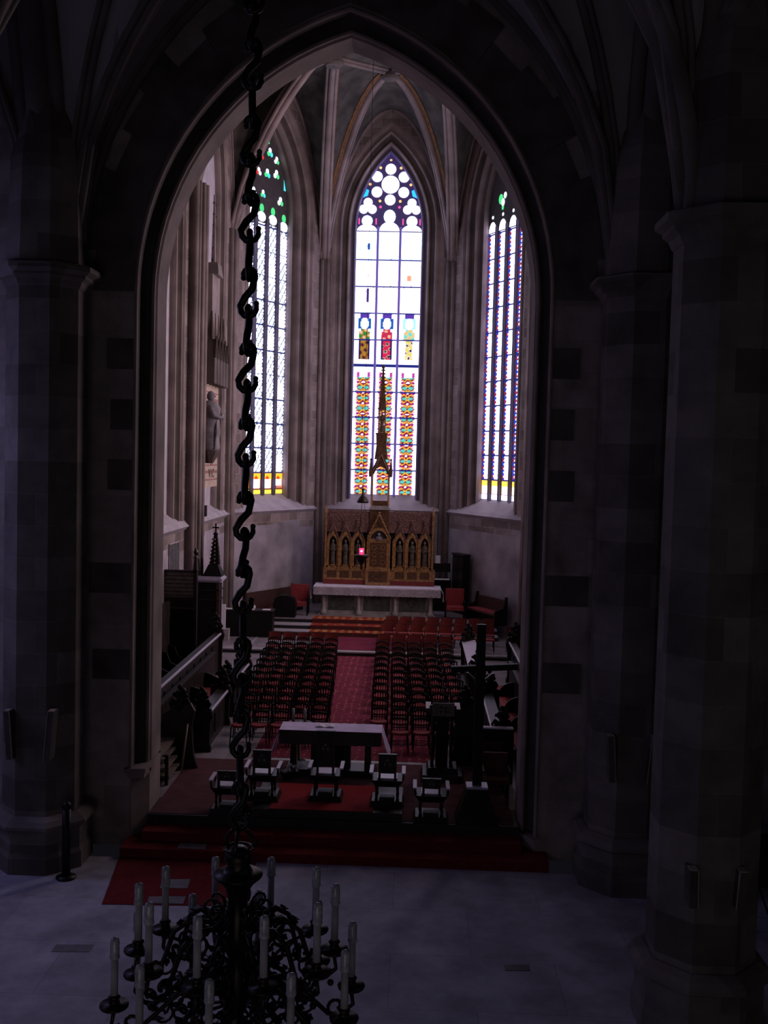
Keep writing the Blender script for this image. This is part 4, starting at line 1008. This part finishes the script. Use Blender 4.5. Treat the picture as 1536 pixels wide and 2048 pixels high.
# sanctuary lamp hanging left of the altarpiece
t = thing('sanctuary_lamp', 'hanging dark metal lamp with a glowing red glass left of the tabernacle', 'lamp', (-.46, 17.0, 3.42))
MB().lathe([(.0, -.62), (.04, -.55), (.02, -.45), (.10, -.35), (.20, -.2), (.26, -.12), (.28, -.08), (.20, -.05), (.10, -.05)], n=12).build('bowl', 'bronze', t, True)
MB().lathe([(.07, -.05), (.085, .06), (.08, .16)], n=10).build('red_glass', 'redglow', t, True)
MB().ball(0, -.0, .07, .09, 8, .7, 1.1, .9).build('flame', 'glow', t, True)
for a in (0, 2.1, 4.2): MB().tube([(.27*cos(a), .27*sin(a), -.08), (.05*cos(a), .05*sin(a), 1.85)], .008, 4).build('chain', 'bronze', t)
MB().lathe([(.20, 1.78), (.21, 1.84), (.14, 1.98), (.05, 2.06), (.03, 2.2), (.06, 2.26), (0, 2.32)], n=12).build('crown', 'bronze', t, True)
MB().tube([(0, 0, 2.3), (0, 0, 17.4)], .010, 4).build('cord', 'bronze', t)

# ================================================================== FURNITURE AT THE SIDES OF THE ALTAR
t = thing('credence_table', 'dark cloth-fronted table at the left, white papers and cruets on it', 'table', (-4.60, 18.0, .15))
MB().box(-.92, .90, -.25, .3, 0, .94).build('front_cloth', 'blackwood', t); MB().box(-.95, .93, -.28, .32, .94, .98).build('tabletop', 'darkwood', t)
for x, lb in ((-.72, 'left end'), (.12, 'middle'), (.7, 'right end')):
    tag(MB().box(-.14, .14, -.1, .12, 0, .02).build('paper_sheet', 'paper', loc=(-4.65+x, 17.95, 1.132)), 'white paper at the %s of the dark credence table' % lb, 'paper', 'papers on the credence table')
for x in (-.02, .13): tag(MB().lathe([(.03, 0), (.045, .05), (.035, .1), (.02, .14)], n=8).build('cruet', 'paper', smooth=True, loc=(-4.53+x, 17.98, 1.154)), 'tiny pale cruet on the middle paper of the credence, %s one' % ('left' if x < 0 else 'right'), 'cruet', 'cruets on the credence')
def pew(name, P, Q, h, label):
    L = hypot(Q[0]-P[0], Q[1]-P[1]); t = thing(name, label, 'bench', (P[0], P[1], .6 if P[1] > 19.6 else .3), atan2(Q[1]-P[1], Q[0]-P[0]))
    MB().box(0, L, .0, .06, .0, h).build('backrest', 'brownwood', t); MB().box(0, L, -.5, 0, .38, .44).build('seat', 'brownwood', t)
    MB().box(.05, L-.05, -.5, -.02, .44, .48).build('cushion', 'redseat', t)
    for x in (-.06, L): MB().prism([(.07, 0), (.07, h+.12), (-.02, h+.12), (-.1, h*.7), (-.48, h*.6), (-.54, 0)], x, x+.07, 'x').build('end_panel', 'darkwood', t)
    return t
pew('pew', (-5.0, 19.6), (-3.5, 22.1), 1.2, 'wooden bench with red cushion against the left apse wall')
pew('pew', (3.95, 20.95), (4.9, 19.35), .95, 'dark bench with narrow red cushion against the right apse wall')
for x, sd in ((-3.06, 'left'), (3.06, 'right')):
    t = thing('armchair', 'red upholstered armchair %s of the high altar' % sd, 'armchair', (x, 20.6, .6), group='armchairs beside the altar')
    MB().box(-.34, .34, -.32, .28, .36, .50).build('seat', 'redseat', t); MB().box(-.36, .36, .26, .36, .3, 1.15).build('backrest', 'redseat', t)
    for s_ in (-1, 1):
        MB().box(s_*.38-.04, s_*.38+.04, -.32, .3, .64, .70).build('armrest', 'blackwood', t)
        for yy in (-.28, .28): MB().box(s_*.36-.03, s_*.36+.03, yy-.03, yy+.03, 0, .66).build('leg', 'blackwood', t)
t = thing('cabinet', 'tall dark wooden cupboard against the right apse wall', 'cabinet', (3.2, 22.15, .6), math.radians(-61))
MB().box(-.42, .42, 0, .3, 0, 2.35).build('case', 'blackwood', t)
for s_ in (-1, 1):
    d_ = MB().box(*sorted((s_*.02, s_*.40)), -.02, 0, .08, 2.25).build('door', 'darkwood', t); MB().ball(s_*.06, -.03, 1.1, .02, 6).build('knob', 'iron', d_)
MB().box(-.46, .46, -.04, .32, 2.35, 2.42).build('cornice', 'darkwood', t)
t = thing('organ_console', 'small dark keyboard instrument behind the right end of the altar', 'keyboard', (2.42, 22.5, .6))
MB().box(-.35, .55, 0, .5, .0, 1.25).build('case', 'blackwood', t); MB().box(-.3, .5, -.28, .0, 1.25, 1.32).build('keyboard_shelf', 'blackwood', t)
MB().box(-.25, .45, -.27, -.05, 1.32, 1.35).build('keys', 'paper', t); MB().box(-.3, .5, .1, .3, 1.6, 1.95).build('music_desk', 'blackwood', t)
tag(MB().prism([(-.1, 0), (.1, 0), (.1, .32), (-.1, .32)], 0, .02, 'y').build('notice_card', 'paper', loc=(2.40, 22.68, 2.55)), 'small white card beside the right end of the altarpiece', 'card')
tag(MB().box(-.09, .09, 0, .03, 0, .9).build('notice_board', 'paper', loc=(-5.35, 16.9, .55)), 'narrow white upright panel behind the canopied stall tower', 'panel')
MB().box(-.2, .2, -.02, .3, 0, .4).build('plinth_block', 'altstone', loc=(-5.35, 16.9, .15), label='pale stone block under the narrow white panel', category='block')
tag(MB().prism([(-.42, 0), (-.44, .5), (-.36, .74), (-.15, .84), (.15, .84), (.36, .74), (.44, .5), (.42, 0)], -.25, .25, 'y').build('covered_seat', 'blackwood', loc=(-3.52, 19.93, .6)), 'dark draped rounded seat between the left bench and the red armchair', 'seat')

# wall monument on the left wall: canopy, statue and banded inscription
t = thing('wall_monument', 'tall stone canopy with banded inscription panel on the left chancel wall', 'monument', (-5.5, 14.7, 0))
MB().box(-.4, .05, -1.1, 1.15, 5.7, 9.1).build('inscription_panel', 'cream', t)
kids = MB()
for k in range(13):
    z = 8.8-.24*k
    kids.box(.05, .054, -1.0, 1.15, z, z+(.09 if k % 2 else .05))
kids.build('pink_bands', 'pink', t)
def text(body, size, name, m, parent, loc, rot, label=None, cat=None):
    cu = bpy.data.curves.new(name, 'FONT'); cu.body = body; cu.size = size; cu.extrude = .004; cu.align_x = 'CENTER'
    tmp = bpy.data.objects.new('t', cu); COL.objects.link(tmp); dg = bpy.context.evaluated_depsgraph_get()
    me = bpy.data.meshes.new_from_object(tmp.evaluated_get(dg)); bpy.data.objects.remove(tmp)
    me.materials.clear(); me.materials.append(M[m]); o = bpy.data.objects.new(name, me); COL.objects.link(o); o.parent = parent; o.location = loc; o.rotation_euler = rot
    return o
text('UM AD\nI I\nV I C\n', .42, 'lettering', 'ink', t, (.06, .1, 6.85), (pi/2, 0, pi/2))
cn = MB()
for k in range(5):
    y = -.9+.5*k; cn.prism([(y-.22, 9.1), (y, 9.05), (y+.22, 9.1), (y+.2, 9.9), (y, 10.5), (y-.2, 9.9)], .0, .35, 'x')
    cn.tube([(.37, y-.2, 9.9), (.37, y, 10.6)], .03, 5); cn.tube([(.37, y+.2, 9.9), (.37, y, 10.6)], .03, 5)
    cn.lathe([(.05, 10.5), (.07, 10.7), (.02, 11.4)], .2, y, 0, 5)
cn.build('canopy', 'shaftd', t)
MB().box(-.4, .2, -.9, .3, 10.5, 12.6).build('canopy_tower', 'shaft', t)
sp = MB(); sp.frus(.15, -.3, 12.6, 13.0, .2, .42, .15, .3); sp.frus(.12, -.4, 13.0, 15.2, .06, .10, .02, .03); sp.build('spire_shaft', 'shaft', t)
ck = MB()
for k in range(6):
    z = 13.1+.36*k
    for s_ in (-1, 1): ck.ball(.15, -.4+s_*.18, z, .07, 6, .7, 1.3, .6)
ck.build('crockets', 'shaftd', t)
t = thing('statue', 'large grey robed statue in front of the banded panel on the left wall', 'statue', (-5.22, 13.35, 6.9))
b = MB(); b.lathe([(.30, 0), (.34, .1), (.26, .7), (.30, 1.0), (.34, 1.35), (.22, 1.55), (.10, 1.6)], 0, 0, 0, 12)
for k in range(5): b.tube([(.2, -.25+.1*k, .05), (.26, -.2+.12*k, .6), (.22, -.1+.08*k, 1.1)], .04, 5)
b.build('robe', 'relief', t, True)
h = MB(); h.ball(.02, 0, 1.74, .14, 10, 1, .9, 1.2); h.ball(.15, 0, 1.73, .03, 5); h.build('head', 'relief', t, True)
a = MB()
for s_ in (-1, 1): a.tube([(.05, s_*.30, 1.4), (.2, s_*.36, 1.1), (.38, s_*.12, 1.05), (.4, 0, 1.15)], [.09, .085, .06, .05], 7)
a.build('arms', 'relief', t, True)
MB().lathe([(.12, -.4), (.30, -.1), (.34, 0)], n=8).build('console', 'shaftd', t)
t = thing('wall_grille', 'small pale grey upright grille on the left chancel wall below the first ledge', 'grille', (-5.56, 10.2, 3.2))
MB().box(-.02, .0, -.55, .55, 0, 1.0).build('backing', 'white', t)
for k in range(6): MB().box(0, .03, -.5+.19*k, -.42+.19*k, .02, .98).build('bar', 'grey', t)
t = thing('loudspeaker', 'small black loudspeaker on the left chancel window ledge', 'loudspeaker', (-5.5, 13.9, 4.76))
MB().box(-.1, .1, -.12, .12, 0, .36).build('case', 'iron', t); MB().tube([(0, -.08, .36), (0, -.04, .52), (0, .06, .52)], .015, 5).build('bracket', 'iron', t)
# ================================================================== CHANDELIER
CH = thing('chandelier', 'large dark wrought chandelier with two tiers of electric candles on a long chain', 'chandelier', (0, -11, 0))
CH.rotation_euler = (math.radians(0), 0, 0)
MB().lathe([(.02, 1.62), (.07, 1.68), (.14, 1.80), (.17, 1.95), (.12, 2.05), (.06, 2.12), (.10, 2.2), (.13, 2.35), (.10, 2.5), (.07, 2.62), (.11, 2.7), (.125, 2.85), (.09, 2.95), (.08, 3.1), (.10, 3.2), (.14, 3.26), (.20, 3.31), (.205, 3.33), (.13, 3.34), (.09, 3.4), (.12, 3.46), (.10, 3.52), (.05, 3.56)], n=16).build('column', 'bronze', CH, True)
cr = MB()
for a in range(3):
    q = a*2*pi/3+.5; cr.tube([(.11*cos(q), .11*sin(q), 3.52), (.15*cos(q), .15*sin(q), 3.58), (.09*cos(q), .09*sin(q), 3.66), (0, 0, 3.75)], .018, 6)
cr.tube([(.12*cos(q), .12*sin(q), 3.54) for q in [2*pi*i/12 for i in range(12)]], .014, 5, closed=True)
cr.build('hanging_crown', 'bronze', CH, True)
def polar(q, pts): return [(r*cos(q)-s*sin(q), r*sin(q)+s*cos(q), z) for r, z, s in pts]
def spiral(r, z, rad, a0, turns, n=14, s=0, sg=1): return [(r+rad*(1-.75*i/n)*cos(a0+sg*turns*2*pi*i/n), z+rad*(1-.75*i/n)*sin(a0+sg*turns*2*pi*i/n), s) for i in range(n+1)]
def arm(q, R, zc_, zin, top):
    m = MB()
    m.tube(polar(q, [(.08, zin, 0), (.22, zin+.10, 0), (.38, zin+.12, 0), (.52, zin+.02, 0), (R*.80, zc_-.20, 0), (R*.92, zc_-.21, 0), (R+.02, zc_-.14, 0), (R, zc_-.02, 0)]), [.022, .024, .024, .022, .02, .02, .018, .018], 6)
    m.tube(polar(q, spiral(R-.13, zc_-.14, .10, 0, -1.2)), .016, 5)
    m.tube(polar(q, spiral(.40, zin-.03, .13, pi/2, 1.3)), .014, 5)
    m.tube(polar(q, spiral(.22, zin+.22, .10, -pi/2, -1.2)), .012, 5)
    m.tube(polar(q, spiral(.60, zc_-.12 if top else zc_-.10, .09, 2.4, 1.1)), .012, 5)
    m.tube(polar(q, [(.10, zin-.25, 0), (.28, zin-.22, 0), (.42, zin-.08, 0), (.55, zin-.02, 0)]), .014, 5)
    zl_ = lambda r: zin+.02+(zc_-.22-zin)*(r-.52)/(R*.8-.52)
    for r, z in ((.24, zin+.11), (.42, zin+.08), (.54, zl_(.54)), (.62, zl_(.62)), (.34, zin-.16)):
        for s_ in (-1, 1):
            a, b, c = polar(q, [(r, z+.01, 0), (r+.05, z+.03, s_*.05), (r+.09, z, s_*.02)]); d = polar(q, [(r+.05, z-.01, 0)])[0]
            m.add([a, b, c, d], [(0, 1, 2, 3)])
    m.ball(*polar(q, [(R*.97, zc_-.26, 0)])[0], .03, 6)
    return m.build('arm', 'bronze', CH, True)
def candle(q, R, zc_, ht):
    x, y = R*cos(q), R*sin(q)
    MB().lathe([(.02, -.03), (.05, -.01), (.115, .01), (.12, .03), (.05, .035), (.035, .07), (.05, .09), (.035, .11)], x, y, zc_, 14).build('drip_cup', 'bronze', CH, True)
    c = MB().lathe([(.031, .10), (.030, ht)], x, y, zc_, 10).build('candle', 'candle', CH, True)
    MB().lathe([(.030, ht), (.040, ht+.015), (.042, ht+.03), (.038, ht+.035), (.038, ht+.15), (.031, ht+.175), (.01, ht+.185)], x, y, zc_, 12).build('glass_bulb', 'bulb', c, True)
import_tilt = .05
for i in range(10):
    q = math.radians(6+36*i)
    # the rings hang slightly out of level, the rear candles a little lower than the front ones
    dz = -.19*sin(q)*.45
    arm(q, .81, 2.66+dz, 2.82, True); candle(q, .81, 2.66+dz, .40)
for i in range(10):
    q = math.radians(16+36*i)
    dz = -.19*sin(q)*.45
    arm(q, .985, 2.27+dz, 2.30, False); candle(q, .985, 2.27+dz, .40)
# lower leafy basket
bk = MB(); lv = MB()
for i in range(10):
    q = 2*pi*i/10; bk.tube(polar(q, [(.10, 2.2, 0), (.30, 2.12, 0), (.42, 1.95, 0), (.34, 1.78, 0), (.12, 1.72, 0)]), .014, 5)
    bk.tube(polar(q, spiral(.48, 2.12, .10, 0, 1.3)), .012, 5)
    for k in range(6):
        r = .18+.08*k; z = 2.5-.06*k+.1*sin(k*2+i)
        a, b, c, d = polar(q+.3*sin(k+i), [(r, z, 0), (r+.06, z+.06, .04), (r+.11, z, 0), (r+.05, z-.03, -.04)]); lv.add([a, b, c, d], [(0, 1, 2, 3)])
bk.build('scroll_basket', 'bronze', CH, True); lv.build('basket_leaves', 'bronze', CH, True)
# chain of S hooks, every second one turned a quarter
z = 3.73; k = 0
while z < 16.2:
    h = .40; m = MB(); r = .072; R2 = .052
    pts = [(R2*cos(a)-.0, 0, R2*sin(a)+h-.06) for a in [math.radians(200-i*34) for i in range(9)]]
    lo = [(-r*cos(a), 0, -r*sin(a)*1.1+.09) for a in [math.radians(200-i*34) for i in range(9)]]
    path = pts[::1][:7]+[(.03, 0, h*.58), (-.03, 0, h*.42)]+[(p[0], 0, p[2]) for p in lo[:7][::-1]]
    ang = (k % 2)*pi/2+.25*sin(k*1.7)
    path = [(x*cos(ang), x*sin(ang), zz) for x, _, zz in path]
    m.tube(path, [.018, .022, .025, .026, .026, .027, .029, .031, .031, .029, .027, .026, .025, .024, .022, .018][:len(path)], 7)
    m.ball(*path[0], .024, 6); m.ball(*path[-1], .024, 6)
    m.build('chain_link', 'iron', CH, True, loc=(.0, 0, z-.03))
    z += .30; k += 1
# ================================================================== LIGHT
def area(name, loc, target, sx, sy, power, col):
    l = bpy.data.lights.new(name, 'AREA'); l.shape = 'RECTANGLE'; l.size = sx; l.size_y = sy; l.energy = power; l.color = col
    o = bpy.data.objects.new(name, l); COL.objects.link(o); o.location = loc
    o.rotation_euler = (Vector(target)-Vector(loc)).to_track_quat('-Z', 'Y').to_euler(); return o
# daylight through the side-aisle windows of the nave (left side is the bright one)
for i, y in enumerate((-3.0, -9.5, -15)):
    area('aisle_daylight', (-11.2, y, 6.5), (-2, y+1.5, 0), 2.2, 6, (170, 55, 25)[i], (.50, .47, 1.0))
area('aisle_daylight', (11.2, -12, 6.5), (0, -10, 2), 2.2, 6, 16, (.85, .8, 1.0))
area('nave_fill', (0, -23, 2.5), (0, -3, 13), 8, 4, 75, (1.0, .90, .90))  # added fill light behind the camera, lifts the vault and arch wall
# daylight of the chancel's unseen south windows
wd = bpy.data.worlds.new('World'); SC.world = wd; wd.use_nodes = True
wd.node_tree.nodes['Background'].inputs[0].default_value = (.02, .02, .03, 1); wd.node_tree.nodes['Background'].inputs[1].default_value = .2

# ================================================================== CAMERA
psi, th, rho = math.radians(1.70), math.radians(3.0), math.radians(1.45)
fw = Vector((-sin(psi)*cos(th), cos(psi)*cos(th), -sin(th))); r0 = Vector((cos(psi), sin(psi), 0)); u0 = r0.cross(fw)
rt = r0*cos(rho)+u0*sin(rho); up = u0*cos(rho)-r0*sin(rho)
cd = bpy.data.cameras.new('camera'); cam = bpy.data.objects.new('camera', cd); COL.objects.link(cam)
cam.matrix_world = Matrix(((rt.x, up.x, -fw.x, 1.38), (rt.y, up.y, -fw.y, -19.3), (rt.z, up.z, -fw.z, 6.8), (0, 0, 0, 1)))
cd.sensor_fit = 'VERTICAL'; cd.sensor_height = 32; cd.lens = 32*2050/2048; cd.clip_end = 200; cd.clip_start = .1
SC.camera = cam
